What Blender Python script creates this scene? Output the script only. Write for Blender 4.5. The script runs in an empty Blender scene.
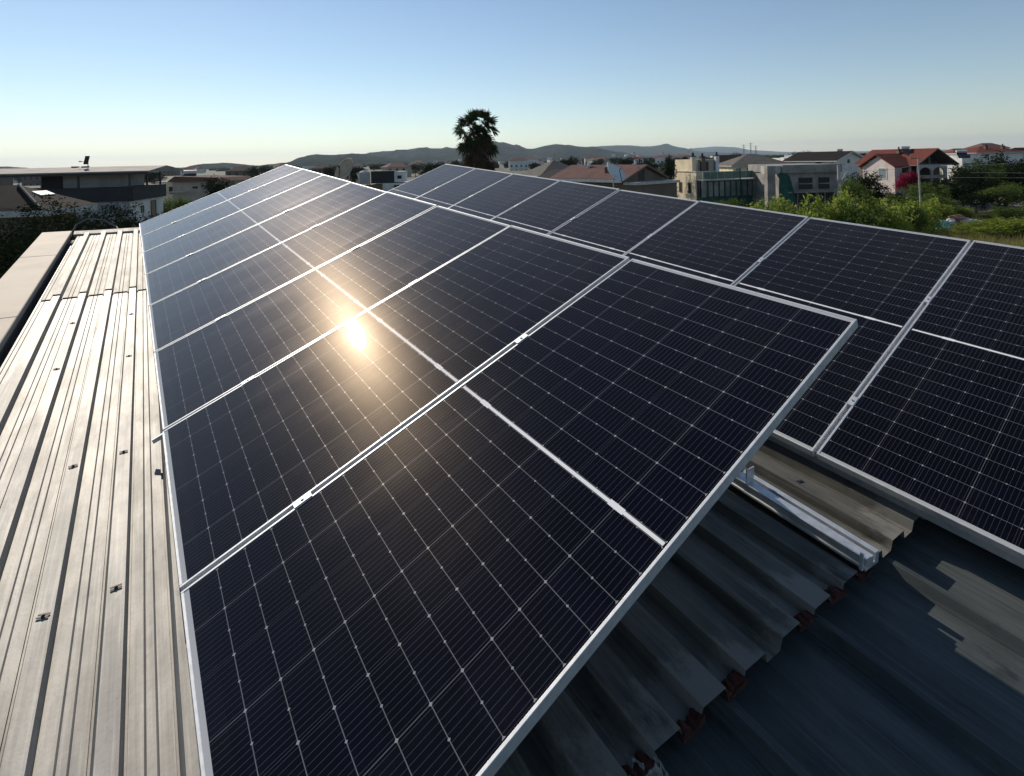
import bpy, bmesh, math, random
from mathutils import Matrix, Vector
random.seed(7)
R = math.radians
SC = bpy.context.scene
COL = SC.collection

# ------------------------------------------------------------------ camera, sky, sun, exposure
F = 550.5                       # focal length in pixels of a 1024 px wide picture
ZC = 6.4                        # eye height above the ground
cam = bpy.data.cameras.new('camera'); camo = bpy.data.objects.new('camera', cam); COL.objects.link(camo)
ROLL = R(1.26)                  # the photograph leans a little: its horizon drops to the left
cr, sr = math.cos(ROLL), math.sin(ROLL)
camo.matrix_world = Matrix(((cr, sr, 0, 0), (0, 0, -1, 0), (-sr, cr, 0, ZC), (0, 0, 0, 1)))
def unroll(v): return Vector((v[0] * cr + v[2] * sr, v[1], -v[0] * sr + v[2] * cr))
cam.sensor_fit = 'HORIZONTAL'; cam.sensor_width = 36; cam.lens = F / 1024 * 36
cam.shift_x = -8 / 1024; cam.shift_y = -228 / 1024
cam.clip_start = 0.05; cam.clip_end = 60000
SC.camera = camo
SUN_EL, SUN_AZ = 31.5, -37.2    # degrees; azimuth from +Y towards +X
W = bpy.data.worlds.new('World'); SC.world = W; W.use_nodes = True
nt = W.node_tree
bg = nt.nodes['Background']
sky = nt.nodes.new('ShaderNodeTexSky'); sky.sky_type = 'NISHITA'; sky.sun_disc = False
sky.sun_elevation = R(SUN_EL); sky.sun_rotation = R(SUN_AZ)
sky.altitude = 0; sky.air_density = 1.0; sky.dust_density = 0.03; sky.ozone_density = 1.2
nt.links.new(sky.outputs[0], bg.inputs[0]); bg.inputs[1].default_value = 0.104
sl = bpy.data.lights.new('sun', 'SUN'); sl.energy = 4.8; sl.angle = R(0.5); sl.color = (1, 0.9, 0.76)
so = bpy.data.objects.new('sun', sl); COL.objects.link(so)
sd = Vector((math.sin(R(SUN_AZ)) * math.cos(R(SUN_EL)), math.cos(R(SUN_AZ)) * math.cos(R(SUN_EL)), math.sin(R(SUN_EL))))
so.rotation_euler = sd.to_track_quat('Z', 'Y').to_euler(); so.location = sd * 60
SC.view_settings.view_transform = 'Standard'; SC.view_settings.look = 'None'
SC.view_settings.exposure = 0.0; SC.view_settings.gamma = 1
SC.render.engine = 'CYCLES'

# ------------------------------------------------------------------ helpers
def tag(o, label=None, cat=None, group=None, kind=None):
    if label: o['label'] = label
    if cat: o['category'] = cat
    if group: o['group'] = group
    if kind: o['kind'] = kind
    return o
def empty(name, label, cat, loc=(0, 0, 0), rz=0, group=None, mat=None):
    o = bpy.data.objects.new(name, None); COL.objects.link(o); o.empty_display_size = .2
    if mat is not None: o.matrix_world = mat
    else: o.location = loc; o.rotation_euler = (0, 0, rz)
    return tag(o, label, cat, group)
def copy_tree(o, parent=None):
    c = o.copy(); COL.objects.link(c)
    if parent: c.parent = parent
    for ch in o.children: copy_tree(ch, c)
    return c
class MB:
    def __init__(s): s.v = []; s.f = []; s.m = []
    def add(s, vs, fs, mi=0, M=None):
        n = len(s.v)
        for v in vs:
            v = Vector(v); s.v.append(tuple(M @ v) if M else tuple(v))
        for f in fs: s.f.append([n + i for i in f]); s.m.append(mi)
        return s
    def box(s, x0, x1, y0, y1, z0, z1, mi=0, M=None):
        return s.add([(x0, y0, z0), (x1, y0, z0), (x1, y1, z0), (x0, y1, z0), (x0, y0, z1), (x1, y0, z1), (x1, y1, z1), (x0, y1, z1)],
                     [(0, 3, 2, 1), (4, 5, 6, 7), (0, 1, 5, 4), (1, 2, 6, 5), (2, 3, 7, 6), (3, 0, 4, 7)], mi, M)
    def tube(s, p0, p1, r0, r1=None, n=8, mi=0, cap=True):
        r1 = r0 if r1 is None else r1
        p0 = Vector(p0); p1 = Vector(p1); d = (p1 - p0).normalized()
        a = d.orthogonal().normalized(); b = d.cross(a)
        vs = []
        for p, r in ((p0, r0), (p1, r1)):
            for k in range(n):
                t = 2 * math.pi * k / n; vs.append(p + a * (r * math.cos(t)) + b * (r * math.sin(t)))
        fs = [(k, (k + 1) % n, n + (k + 1) % n, n + k) for k in range(n)]
        if cap: fs += [tuple(range(n - 1, -1, -1)), tuple(range(n, 2 * n))]
        return s.add(vs, fs, mi)
    def prism(s, prof, y0, y1, mi=0, M=None):            # closed outline in x,z swept along y
        n = len(prof)
        vs = [(x, y0, z) for x, z in prof] + [(x, y1, z) for x, z in prof]
        fs = [(k, (k + 1) % n, n + (k + 1) % n, n + k) for k in range(n)] + [tuple(range(n - 1, -1, -1)), tuple(range(n, 2 * n))]
        return s.add(vs, fs, mi, M)
    def build(s, name, mats, parent=None, smooth=False, bevel=0, fixn=True):
        me = bpy.data.meshes.new(name); me.from_pydata(s.v, [], s.f)
        if not isinstance(mats, (list, tuple)): mats = [mats]
        for m in mats: me.materials.append(m)
        me.polygons.foreach_set('material_index', s.m)
        if fixn or bevel:
            bm = bmesh.new(); bm.from_mesh(me)
            if fixn: bmesh.ops.recalc_face_normals(bm, faces=bm.faces)
            if bevel: bmesh.ops.bevel(bm, geom=bm.edges[:], offset=bevel, segments=1, affect='EDGES')
            bm.to_mesh(me); bm.free()
        if smooth: me.polygons.foreach_set('use_smooth', [True] * len(me.polygons))
        me.update()
        o = bpy.data.objects.new(name, me); COL.objects.link(o)
        if parent: o.parent = parent
        return o

class NT:                                                 # small node-graph writer
    def __init__(s, name):
        s.mat = bpy.data.materials.new(name); s.mat.use_nodes = True
        s.t = s.mat.node_tree; s.p = s.t.nodes['Principled BSDF']; s.out = s.t.nodes['Material Output']
    def n(s, typ, **kw):
        nd = s.t.nodes.new(typ)
        for k, v in kw.items(): setattr(nd, k, v)
        return nd
    def put(s, sock, v):
        if isinstance(v, bpy.types.NodeSocket): s.t.links.new(v, sock)
        else:
            if isinstance(v, tuple) and len(v) == 3 and sock.type == 'RGBA': v = v + (1,)
            sock.default_value = v
    def math(s, op, a, b=0.0, c=None):
        nd = s.n('ShaderNodeMath', operation=op); s.put(nd.inputs[0], a); s.put(nd.inputs[1], b)
        if c is not None: s.put(nd.inputs[2], c)
        return nd.outputs[0]
    def mix(s, f, a, b):
        nd = s.n('ShaderNodeMix', data_type='RGBA'); s.put(nd.inputs[0], f); s.put(nd.inputs[6], a); s.put(nd.inputs[7], b)
        return nd.outputs[2]
    def mixf(s, f, a, b):
        nd = s.n('ShaderNodeMix', data_type='FLOAT'); s.put(nd.inputs[0], f); s.put(nd.inputs[2], a); s.put(nd.inputs[3], b)
        return nd.outputs[0]
    def coord(s, which='Object'): return s.n('ShaderNodeTexCoord').outputs[which]
    def scale(s, vec, sc, loc=(0, 0, 0)):
        nd = s.n('ShaderNodeMapping'); s.put(nd.inputs[0], vec); nd.inputs[3].default_value = sc; nd.inputs[1].default_value = loc
        return nd.outputs[0]
    def noise(s, vec, sc, det=4, rough=.55):
        nd = s.n('ShaderNodeTexNoise'); s.put(nd.inputs['Vector'], vec); nd.inputs['Scale'].default_value = sc
        nd.inputs['Detail'].default_value = det; nd.inputs['Roughness'].default_value = rough
        return nd.outputs[0]
    def ramp(s, f, a, b):                                 # smooth step between a and b
        nd = s.n('ShaderNodeMapRange', interpolation_type='SMOOTHSTEP'); s.put(nd.inputs[0], f)
        nd.inputs[1].default_value = a; nd.inputs[2].default_value = b
        return nd.outputs[0]
    def bump(s, h, st=.3, dist=.01):
        nd = s.n('ShaderNodeBump'); s.put(nd.inputs['Height'], h); nd.inputs['Strength'].default_value = st; nd.inputs['Distance'].default_value = dist
        s.t.links.new(nd.outputs[0], s.p.inputs['Normal'])
    def set(s, **kw):
        for k, v in kw.items(): s.put(s.p.inputs[k.replace('_', ' ')], v)
        return s

def simple(name, c1, c2=None, sc=3., rough=.7, metal=0., bump=0., spec=.4, det=5):
    t = NT(name); co = t.coord()
    if c2 is None: c2 = tuple(x * .72 for x in c1)
    n = t.noise(co, sc, det); f = t.ramp(n, .35, .68)
    t.set(Base_Color=t.mix(f, c1, c2), Roughness=rough, Metallic=metal, Specular_IOR_Level=spec)
    if bump: t.bump(n, bump, .02)
    return t.mat

M = {}
M['aluminium'] = simple('aluminium', (.66, .67, .68), (.56, .57, .58), 30, .5, .5)
M['steel_rail'] = simple('steel_rail', (.62, .64, .66), (.50, .52, .54), 25, .42, .6)
M['bolt'] = simple('bolt', (.35, .35, .36), None, 40, .4, .9)
M['clip'] = simple('clip', (.06, .055, .05), None, 40, .6, .3)
M['rust'] = simple('rust', (.075, .016, .011), (.028, .012, .009), 60, .9, bump=.5)
M['backsheet'] = simple('backsheet', (.7, .7, .7), None, 4, .6)
def wallmat(name, c, rough=.85): return simple(name, c, tuple(x * .78 for x in c), .9, rough, bump=.15)
M['cream'] = wallmat('cream_plaster', (.72, .61, .42)); M['white'] = wallmat('white_plaster', (.66, .65, .62))
M['rosy_white'] = wallmat('rosy_white_plaster', (.56, .49, .46)); M['grey_wall'] = wallmat('grey_plaster', (.36, .37, .38)); M['dark_wall'] = wallmat('dark_wall_and_shade', (.035, .035, .04))  # dark walls, also put in as the shade of openings and recesses
M['beige_wall'] = wallmat('beige_plaster', (.42, .36, .29)); M['brown_wall'] = wallmat('brown_plaster', (.16, .12, .09))
M['concrete'] = simple('raw_concrete', (.30, .285, .26), (.17, .16, .15), .8, .9, bump=.3)
M['dark_frame'] = simple('dark_frame', (.03, .03, .035), None, 5, .5)
M['white_frame'] = simple('white_frame', (.72, .72, .70), None, 5, .5)
M['fascia'] = simple('pale_fascia', (.5, .48, .45), None, 3, .6)
M['green_net'] = simple('green_net', (.02, .10, .08), (.012, .06, .05), 2, .8)
M['green_glass'] = simple('green_glass', (.10, .20, .16), (.07, .15, .12), 1, .12, spec=.6)
M['pane'] = simple('window_pane', (.03, .035, .04), (.02, .022, .026), .6, .06, spec=.6)
M['pane_pale'] = simple('curtained_pane', (.20, .25, .26), (.12, .16, .17), 1.2, .12, spec=.6)
M['wood'] = simple('grey_wood', (.22, .19, .16), None, 6, .9)
M['pole'] = simple('concrete_pole', (.42, .40, .37), None, 3, .85)
M['cable'] = simple('cable', (.10, .10, .10), None, 3, .6)
M['dish_pale'] = simple('dish_pale', (.66, .66, .65), (.56, .56, .55), 2, .45)
M['dish_beige'] = simple('dish_beige', (.46, .37, .25), (.30, .23, .15), 3, .6)
M['turquoise'] = simple('turquoise_plastic', (.28, .52, .46), (.12, .34, .30), 4, .5)
M['whitebag'] = simple('white_sack', (.65, .63, .6), None, 6, .7)
M['brick'] = simple('broken_brick', (.42, .22, .15), (.25, .13, .09), 5, .9)
def tiles(name, c1, c2, k=9.):
    t = NT(name); co = t.coord(); w = t.n('ShaderNodeTexWave', wave_type='BANDS', bands_direction='X'); t.put(w.inputs[0], co)
    w.inputs['Scale'].default_value = k; w.inputs['Distortion'].default_value = .6
    n = t.noise(co, 1.1, 6); n2 = t.noise(co, 14, 2)
    f = t.ramp(t.math('ADD', t.math('MULTIPLY', n, .6), t.math('MULTIPLY', n2, .4)), .35, .65)
    t.set(Base_Color=t.mix(f, c1, c2), Roughness=.9, Specular_IOR_Level=.12); t.bump(w.outputs[0], .6, .04); return t.mat
M['tile_red'] = tiles('red_roof_tile', (.20, .055, .042), (.12, .042, .034))
M['tile_pink'] = tiles('faded_red_roof_tile', (.20, .11, .095), (.13, .08, .07))
M['tile_grey'] = tiles('grey_roof_tile', (.19, .175, .155), (.12, .11, .10))
M['tile_dark'] = tiles('dark_roof_tile', (.026, .021, .018), (.016, .013, .012))
M['canopy'] = simple('fibre_canopy', (.27, .24, .22), (.19, .17, .155), .8, .85)

def roofing(name, c1, c2, c3, rough, metal, streak=(5, .8, 1), worn=False, blot=.7):
    t = NT(name); co = t.coord()
    st = t.noise(t.scale(co, streak), 2.2, 7, .6)
    bl = t.noise(t.scale(co, (1, .45, 1)), 5.5, 7, .68); sp = t.noise(t.scale(co, (1, .6, 1)), 13, 4, .6)
    sc = t.noise(t.scale(co, (3, 14, 1)), 4, 3, .7)
    f = t.ramp(t.math('ADD', t.math('MULTIPLY', st, .6), t.math('MULTIPLY', bl, .4)), .38, .62)
    base = t.mix(f, c1, c2)
    spot = t.ramp(t.math('ADD', t.math('MULTIPLY', bl, .5), t.math('MULTIPLY', sp, .5)), .56, .68)
    base = t.mix(t.math('MULTIPLY', spot, blot), base, c3)
    hs = t.noise(t.scale(co, (70, 1.1, 1)), 1.5, 4, .6)
    base = t.mix(t.math('MULTIPLY', t.ramp(hs, .52, .62), .22), base, c3); base = t.mix(t.math('MULTIPLY', t.ramp(hs, .46, .36), .3), base, tuple(min(.6, q * 1.5) for q in c1))
    if worn:
        sy = t.n('ShaderNodeSeparateXYZ'); t.put(sy.inputs[0], co)
        wm = t.math('MULTIPLY', t.ramp(t.math('ADD', sy.outputs[1], t.math('MULTIPLY', t.math('SUBTRACT', bl, .5), .9)), .16, .02), .7); base = t.mix(wm, base, (.24, .23, .205))
    base = t.mix(t.math('MULTIPLY', t.ramp(sc, .66, .74), .18), base, c1)
    t.set(Base_Color=base, Metallic=metal, Specular_IOR_Level=.2, Roughness=t.mixf(f, rough - .015, rough + .03))
    t.bump(t.math('ADD', sp, t.math('MULTIPLY', bl, .8)), .25, .006); return t.mat
M['sheet'] = roofing('weathered_zinc_sheet', (.275, .266, .25), (.212, .205, .193), (.10, .096, .088), .55, .16, blot=.6)
M['sheet_far'] = roofing('pale_zinc_sheet', (.33, .31, .28), (.265, .249, .224), (.13, .12, .106), .62, .08, blot=.6)
M['sheet_right'] = roofing('worn_zinc_sheet', (.13, .125, .108), (.065, .065, .058), (.028, .028, .026), .55, .1, worn=True)  # worn metal; base also lowered to deepen the shade between the rows
M['sheet_low'] = roofing('old_grey_sheet', (.084, .093, .093), (.05, .059, .061), (.02, .025, .027), .55, .1)  # older metal; its base is also darkened to deepen the shade there
M['parapet'] = simple('beige_coping', (.56, .47, .37), (.48, .40, .31), 2.2, .75, bump=.12)

def leafmat(name, c1, c2, tr=.35):
    t = NT(name); g = t.n('ShaderNodeNewGeometry'); co = t.coord('Object')
    n = t.noise(co, .9, 2)
    f = t.math('ADD', t.math('MULTIPLY', g.outputs['Random Per Island'], .6), t.math('MULTIPLY', n, .4))
    c = t.mix(t.ramp(f, .2, .8), c1, c2)
    t.set(Base_Color=c, Roughness=.8, Specular_IOR_Level=0.)
    tb = t.n('ShaderNodeBsdfTranslucent'); t.put(tb.inputs[0], c)
    mx = t.n('ShaderNodeMixShader'); mx.inputs[0].default_value = tr
    t.t.links.new(t.p.outputs[0], mx.inputs[1]); t.t.links.new(tb.outputs[0], mx.inputs[2]); t.t.links.new(mx.outputs[0], t.out.inputs[0])
    return t.mat
M['leaf_bright'] = leafmat('bright_leaves', (.16, .22, .035), (.26, .30, .065), .55)
M['leaf_mid'] = leafmat('mid_leaves', (.06, .10, .025), (.13, .17, .045), .4)
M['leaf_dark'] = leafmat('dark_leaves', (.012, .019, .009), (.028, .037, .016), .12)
M['leaf_dry'] = leafmat('dry_grass_blades', (.28, .23, .09), (.16, .17, .05), .35)
M['flower'] = leafmat('magenta_bracts', (.30, .018, .055), (.20, .012, .035), .3)
M['bark'] = simple('bark', (.10, .08, .06), None, 8, .9, bump=.4)
M['frond'] = leafmat('palm_fronds', (.022, .035, .014), (.045, .06, .022), .2)
M['dead_frond'] = leafmat('dead_fronds', (.085, .06, .038), (.045, .032, .022), .15)

# ------------------------------------------------------------------ solar panel laminate
PL, PW, GAP = 2.278, 1.134, .020
PIT = PW + GAP
def laminate():
    t = NT('panel_laminate'); co = t.coord()
    s = t.n('ShaderNodeSeparateXYZ'); t.put(s.inputs[0], co); x, y = s.outputs[0], s.outputs[1]
    cu, cv = .0925, .1842
    ax = t.math('SUBTRACT', t.math('ABSOLUTE', t.math('SUBTRACT', x, PL / 2)), .0085)       # from the centre bar outwards
    du = t.math('MULTIPLY', t.math('ABSOLUTE', t.math('SUBTRACT', t.math('FRACT', t.math('ADD', t.math('DIVIDE', ax, cu), .5)), .5)), cu)
    yy = t.math('SUBTRACT', y, PW / 2)
    dv = t.math('MULTIPLY', t.math('ABSOLUTE', t.math('SUBTRACT', t.math('FRACT', t.math('ADD', t.math('DIVIDE', yy, cv), .5)), .5)), cv)
    dvm = t.math('MULTIPLY', t.math('ABSOLUTE', t.math('SUBTRACT', t.math('FRACT', t.math('DIVIDE', yy, cv)), .5)), cv)  # middle of a cell
    inside_u = t.math('MULTIPLY', t.math('GREATER_THAN', ax, -.001), t.math('LESS_THAN', ax, 12 * cu + .001))
    inside_v = t.math('LESS_THAN', t.math('ABSOLUTE', yy), 3 * cv + .0005)
    ins = t.math('MULTIPLY', inside_u, inside_v)
    lu = t.math('LESS_THAN', du, .0011)                      # gaps between half cells
    lv = t.math('LESS_THAN', dv, .0012)                      # gaps between cell rows
    dia = t.math('LESS_THAN', t.math('ADD', du, dv), .0055)   # cropped cell corners
    dia2 = t.math('LESS_THAN', t.math('ADD', t.math('MULTIPLY', du, 1.0), dvm), .0042)
    par = t.math('GREATER_THAN', t.math('FRACT', t.math('MULTIPLY', t.math('ADD', t.math('ROUND', t.math('DIVIDE', yy, cv)), 3.25), .5)), .5)
    bus = t.math('MULTIPLY', t.math('ABSOLUTE', t.math('SUBTRACT', t.math('FRACT', t.math('ADD', t.math('DIVIDE', yy, cv / 10), 0.0)), .5)), cv / 10)
    busm = t.math('LESS_THAN', bus, .0006)
    gap = t.math('MULTIPLY', lu, .21)
    gap = t.math('MAXIMUM', gap, t.math('MULTIPLY', lv, t.mixf(par, .04, .16)))
    gap = t.math('MAXIMUM', gap, t.math('MULTIPLY', t.math('MAXIMUM', dia, dia2), .44))
    gap = t.math('MAXIMUM', gap, t.math('MULTIPLY', busm, .078))
    gap = t.math('MULTIPLY', gap, ins)
    bar = t.math('MULTIPLY', t.math('LESS_THAN', ax, -.0025), t.math('LESS_THAN', t.math('ABSOLUTE', yy), PW / 2 - .017))
    tab = t.math('MULTIPLY', t.math('LESS_THAN', ax, .0012), t.math('LESS_THAN', t.math('ABSOLUTE', t.math('SUBTRACT', t.math('ABSOLUTE', yy), .37)), .03))
    bar = t.math('MAXIMUM', bar, t.math('MULTIPLY', tab, t.math('GREATER_THAN', ax, -.02)))
    edge = t.math('LESS_THAN', t.math('MINIMUM', x, t.math('SUBTRACT', PL, x)), .0245)
    # cell colour, varying a little from cell to cell
    cellid = t.n('ShaderNodeCombineXYZ'); t.put(cellid.inputs[0], t.math('FLOOR', t.math('DIVIDE', x, cu))); t.put(cellid.inputs[1], t.math('FLOOR', t.math('DIVIDE', yy, cv)))
    oi = t.n('ShaderNodeObjectInfo'); t.put(cellid.inputs[2], t.math('MULTIPLY', oi.outputs['Random'], 50))
    wn = t.n('ShaderNodeTexWhiteNoise'); t.put(wn.inputs[0], cellid.outputs[0])
    cell = t.mix(wn.outputs[0], (.0009, .0006, .0030), (.0018, .0013, .0058))
    base = t.mix(gap, cell, (.62, .63, .66))
    base = t.mix(bar, base, (.82, .82, .82)); base = t.mix(edge, base, (.42, .43, .44))
    # thin dust film, a little thicker along the low edge and in dried water marks
    fine = t.noise(co, 420, 2, .7); film = t.noise(co, 5, 5, .6); grain = t.noise(co, 900, 1, .5)
    sm = t.noise(t.scale(co, (.6, 2.2, 1), (3, 1, 0)), 2.1, 6, .65); oi2 = t.math('MULTIPLY', oi.outputs['Random'], .10)
    dust = t.math('ADD', t.ramp(sm, .42 , .75), t.math('MULTIPLY', t.math('LESS_THAN', x, .07), t.ramp(film, .3, .7)))
    base = t.mix(t.math('MULTIPLY', t.math('MULTIPLY', dust, fine), .010), base, (.42, .38, .33))
    df = t.n('ShaderNodeBsdfDiffuse'); t.put(df.inputs[0], base)
    lw = t.n('ShaderNodeLayerWeight'); lw.inputs[0].default_value = .5
    dd = t.n('ShaderNodeBsdfDiffuse'); t.put(dd.inputs[0], (.62, .57, .52))
    fac = t.math('MULTIPLY', t.math('POWER', lw.outputs['Facing'], 5.8), t.math('ADD', t.mixf(dust, .80, 1.0), oi2))   # grazing dust, raised so its colour also stands for the far panels' sheen
    m0 = t.n('ShaderNodeMixShader'); t.put(m0.inputs[0], fac); t.t.links.new(df.outputs[0], m0.inputs[1]); t.t.links.new(dd.outputs[0], m0.inputs[2])
    b = t.n('ShaderNodeBump'); t.put(b.inputs['Height'], fine); b.inputs['Strength'].default_value = .02; b.inputs['Distance'].default_value = .0005
    hal = t.n('ShaderNodeBsdfGlossy', distribution='BECKMANN'); t.put(hal.inputs[0], (1, .80, .58)); t.put(hal.inputs[1], t.mixf(film, .215, .26))
    m1 = t.n('ShaderNodeMixShader'); t.put(m1.inputs[0], t.math('MULTIPLY', t.math('ADD', t.math('MULTIPLY', grain, 1.6), .2), .0036))
    t.t.links.new(m0.outputs[0], m1.inputs[1]); t.t.links.new(hal.outputs[0], m1.inputs[2])
    mid = t.n('ShaderNodeBsdfGlossy', distribution='BECKMANN'); t.put(mid.inputs[0], (1, .88, .72)); t.put(mid.inputs[1], .155)
    m1c = t.n('ShaderNodeMixShader'); t.put(m1c.inputs[0], t.math('MULTIPLY', t.math('ADD', t.math('MULTIPLY', grain, 1.2), .4), .00048))
    t.t.links.new(m1.outputs[0], m1c.inputs[1]); t.t.links.new(mid.outputs[0], m1c.inputs[2]); m1 = m1c
    she = t.n('ShaderNodeBsdfGlossy', distribution='BECKMANN'); t.put(she.inputs[0], (1, .86, .74)); t.put(she.inputs[1], .35)     # wide sheen of the dust towards the sun
    m1b = t.n('ShaderNodeMixShader'); t.put(m1b.inputs[0], t.math('ADD', t.math('MULTIPLY', t.math('MULTIPLY', t.math('ADD', t.mixf(dust, .7, 1.2), oi2), .0026), t.math('ADD', 1., t.math('MULTIPLY', t.math('POWER', lw.outputs['Facing'], 4.), 6.))), t.math('MULTIPLY', gap, .046)))
    t.t.links.new(m1.outputs[0], m1b.inputs[1]); t.t.links.new(she.outputs[0], m1b.inputs[2]); m1 = m1b
    fr = t.n('ShaderNodeFresnel'); fr.inputs[0].default_value = 1.28
    gl = t.n('ShaderNodeBsdfGlossy', distribution='BECKMANN'); t.put(gl.inputs[1], t.mixf(t.math('ADD', t.math('MULTIPLY', film, .5), t.math('MULTIPLY', grain, .5)), .035, .085)); t.t.links.new(b.outputs[0], gl.inputs[4] if gl.inputs[4].name == 'Normal' else gl.inputs['Normal'])
    m2 = t.n('ShaderNodeMixShader'); t.put(m2.inputs[0], fr.outputs[0]); t.t.links.new(m1.outputs[0], m2.inputs[1]); t.t.links.new(gl.outputs[0], m2.inputs[2])
    t.t.links.new(m2.outputs[0], t.out.inputs[0]); t.t.nodes.remove(t.p)
    return t.mat
M['laminate'] = laminate()

# ------------------------------------------------------------------ frames of reference on the roof (metres, camera at x=y=0)
ex = Vector((.81433104, .58040069, 0)); ey = Vector((-.57946038, .81301173, .05689987)); ez = Vector((.03302472, -.04633533, .99837989))
ex, ey, ez = unroll(ex), unroll(ey), unroll(ez)
O = unroll((-.46907125, .9043977, -1.61219588)) + Vector((0, 0, ZC))
def frame(o, a, b, c):
    m = Matrix.Identity(4)
    for i, v in enumerate((a, b, c, o)):
        for r in range(3): m[r][i] = v[r]
    return m
ra = R(1.0)
rx = ex * math.cos(ra) - ey * math.sin(ra); ry = ey * math.cos(ra) + ex * math.sin(ra)
MR = frame(O, rx, ry, ez)                                   # roof sheets: x across the ribs, y along them
th = R(23.1839)
MA = frame(O + ez * .12, ex * math.cos(th) + ez * math.sin(th), ey, ez * math.cos(th) - ex * math.sin(th))   # front row plane
ub = (ex * .91940032 - ey * .00671432 + ez * .39326578).normalized(); vb = (ex * .0054973 + ey * .99997598 + ez * .0042209).normalized()
MBm = frame(O + ex * 2.65598 + ey * .40654 + ez * .12904, ub, vb, ub.cross(vb))                            # rear row plane

# ------------------------------------------------------------------ ground and hills
def at(px, py, Y): return Vector(((px - 520) / F * Y, Y, ZC + (160 - py) / F * Y))
t = NT('dry_ground'); co = t.coord()
n1 = t.noise(co, .05, 6); n2 = t.noise(co, .9, 6); n3 = t.noise(co, .004, 4)
c = t.mix(t.ramp(n1, .4, .6), (.12, .105, .065), (.06, .068, .03)); c = t.mix(t.math('MULTIPLY', t.ramp(n2, .45, .65), .5), c, (.11, .10, .055))
c = t.mix(t.math('MULTIPLY', t.ramp(n3, .4, .6), .6), c, (.05, .06, .03)); t.set(Base_Color=c, Roughness=.95); t.bump(n2, .5, .2); M['ground'] = t.mat
g = MB(); n = 64; rr = [0, 20, 60, 150, 400, 1200, 4000, 14000]
vs = [(0, 0, 0)]; fs = []
for r in rr[1:]:
    for k in range(n): a = 2 * math.pi * k / n; vs.append((r * math.cos(a), r * math.sin(a), 0))
for k in range(n): fs.append((0, 1 + k, 1 + (k + 1) % n))
for i in range(len(rr) - 2):
    for k in range(n):
        a = 1 + i * n + k; b = 1 + i * n + (k + 1) % n; fs.append((a, a + n, b + n, b))
g.add(vs, fs); tag(g.build('ground', M['ground']), kind='structure')

def hillmat(name, c1, c2, c3, sc):
    t = NT(name); co = t.coord(); n = t.noise(co, sc, 8, .65); n2 = t.noise(co, sc * 6, 6, .7)
    c = t.mix(t.ramp(n, .42, .6), c1, c2); c = t.mix(t.math('MULTIPLY', t.ramp(n2, .5, .62), .7), c, c3)
    t.set(Base_Color=c, Roughness=1., Specular_IOR_Level=0.); return t.mat
M['hill_near'] = hillmat('scrub_hill', (.013, .022, .017), (.03, .04, .028), (.09, .08, .065), .006)
M['hill_far'] = hillmat('wooded_hill', (.02, .03, .018), (.035, .045, .025), (.07, .065, .045), .003)
def lerp_profile(pts, x):
    if x <= pts[0][0]: return pts[0][1]
    for (a, ya), (b, yb) in zip(pts, pts[1:]):
        if x <= b:
            f = (x - a) / (b - a); f = f * f * (3 - 2 * f) * .6 + f * .4
            return ya + (yb - ya) * f
    return pts[-1][1]
def vnoise(x, y):
    return (math.sin(x * 1.3 + math.sin(y * 1.7) * 1.1) + math.sin(y * 1.9 + 1.3 * math.sin(x * .8 + 2)) + .5 * math.sin(x * 3.7 + y * 2.9)) / 2.5
def ridge(name, pts, D, front, back, mat, step=4, rough=.012):
    m = MB(); xs = [pts[0][0] + i * step for i in range(int((pts[-1][0] - pts[0][0]) / step) + 1)]
    rows = [(-1, 0), (-.82, .10), (-.64, .27), (-.48, .46), (-.34, .64), (-.2, .82), (-.09, .95), (0, 1), (.15, .9), (.4, .55), (.7, .2), (1, 0)]
    vs = []; fs = []
    for j, (r, h) in enumerate(rows):
        Y = D + (front * r if r < 0 else back * r)
        for px in xs:
            H = max(1., ZC + (160 + (520 - px) * math.tan(ROLL) - lerp_profile(pts, px)) / F * D)
            u = px * .05; k = 1 + rough * vnoise(px * .35 + D, 3) * (1 if 0 < h else 0) + (.24 * vnoise(u * 4 + D, r * 9) if 0 < h < 1 else 0)
            vs.append(((px - 520) / F * Y, Y + .05 * front * vnoise(u * 1.3, r * 3 + D), H * h * k - (2 if h == 0 else 0)))
    nx = len(xs)
    for j in range(len(rows) - 1):
        for i in range(nx - 1): fs.append((j * nx + i, j * nx + i + 1, (j + 1) * nx + i + 1, (j + 1) * nx + i))
    m.add(vs, fs); return tag(m.build(name, mat, smooth=True), kind='structure')
ridge('hill', [(-700, 184), (-300, 174), (-150, 169), (0, 167), (60, 169), (110, 168), (168, 167.5), (188, 167.5), (205, 163.7), (223, 162.8), (240, 164.5), (258, 165.5), (275, 164), (287, 162.8), (302, 157), (316, 154.3), (334, 155),
               (352, 153.6), (375, 156), (400, 160), (440, 164), (520, 166)], 2100, 900, 1400, M['hill_near'])
ridge('hill', [(280, 166), (330, 158), (352, 154.5), (369, 153.4), (387, 151), (404, 150), (422, 147.6), (440, 148.7), (454, 148.2), (475, 144.5), (492, 141.7), (503, 142.6), (518, 146), (526, 148.5), (533, 149), (544, 146),
               (556, 144), (571, 146), (588, 147), (602, 148.5), (620, 152), (644, 156), (690, 160), (760, 163)], 3300, 1500, 2000, M['hill_near'])
ridge('hill', [(540, 160), (570, 150), (590, 147), (609, 145.5), (626, 145.2), (644, 146.7), (667, 144.6), (682, 147.6), (697, 151), (714, 152.4), (745, 153.5), (800, 155), (900, 158), (1000, 160)], 6200, 2200, 3000, M['hill_far'])
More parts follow.
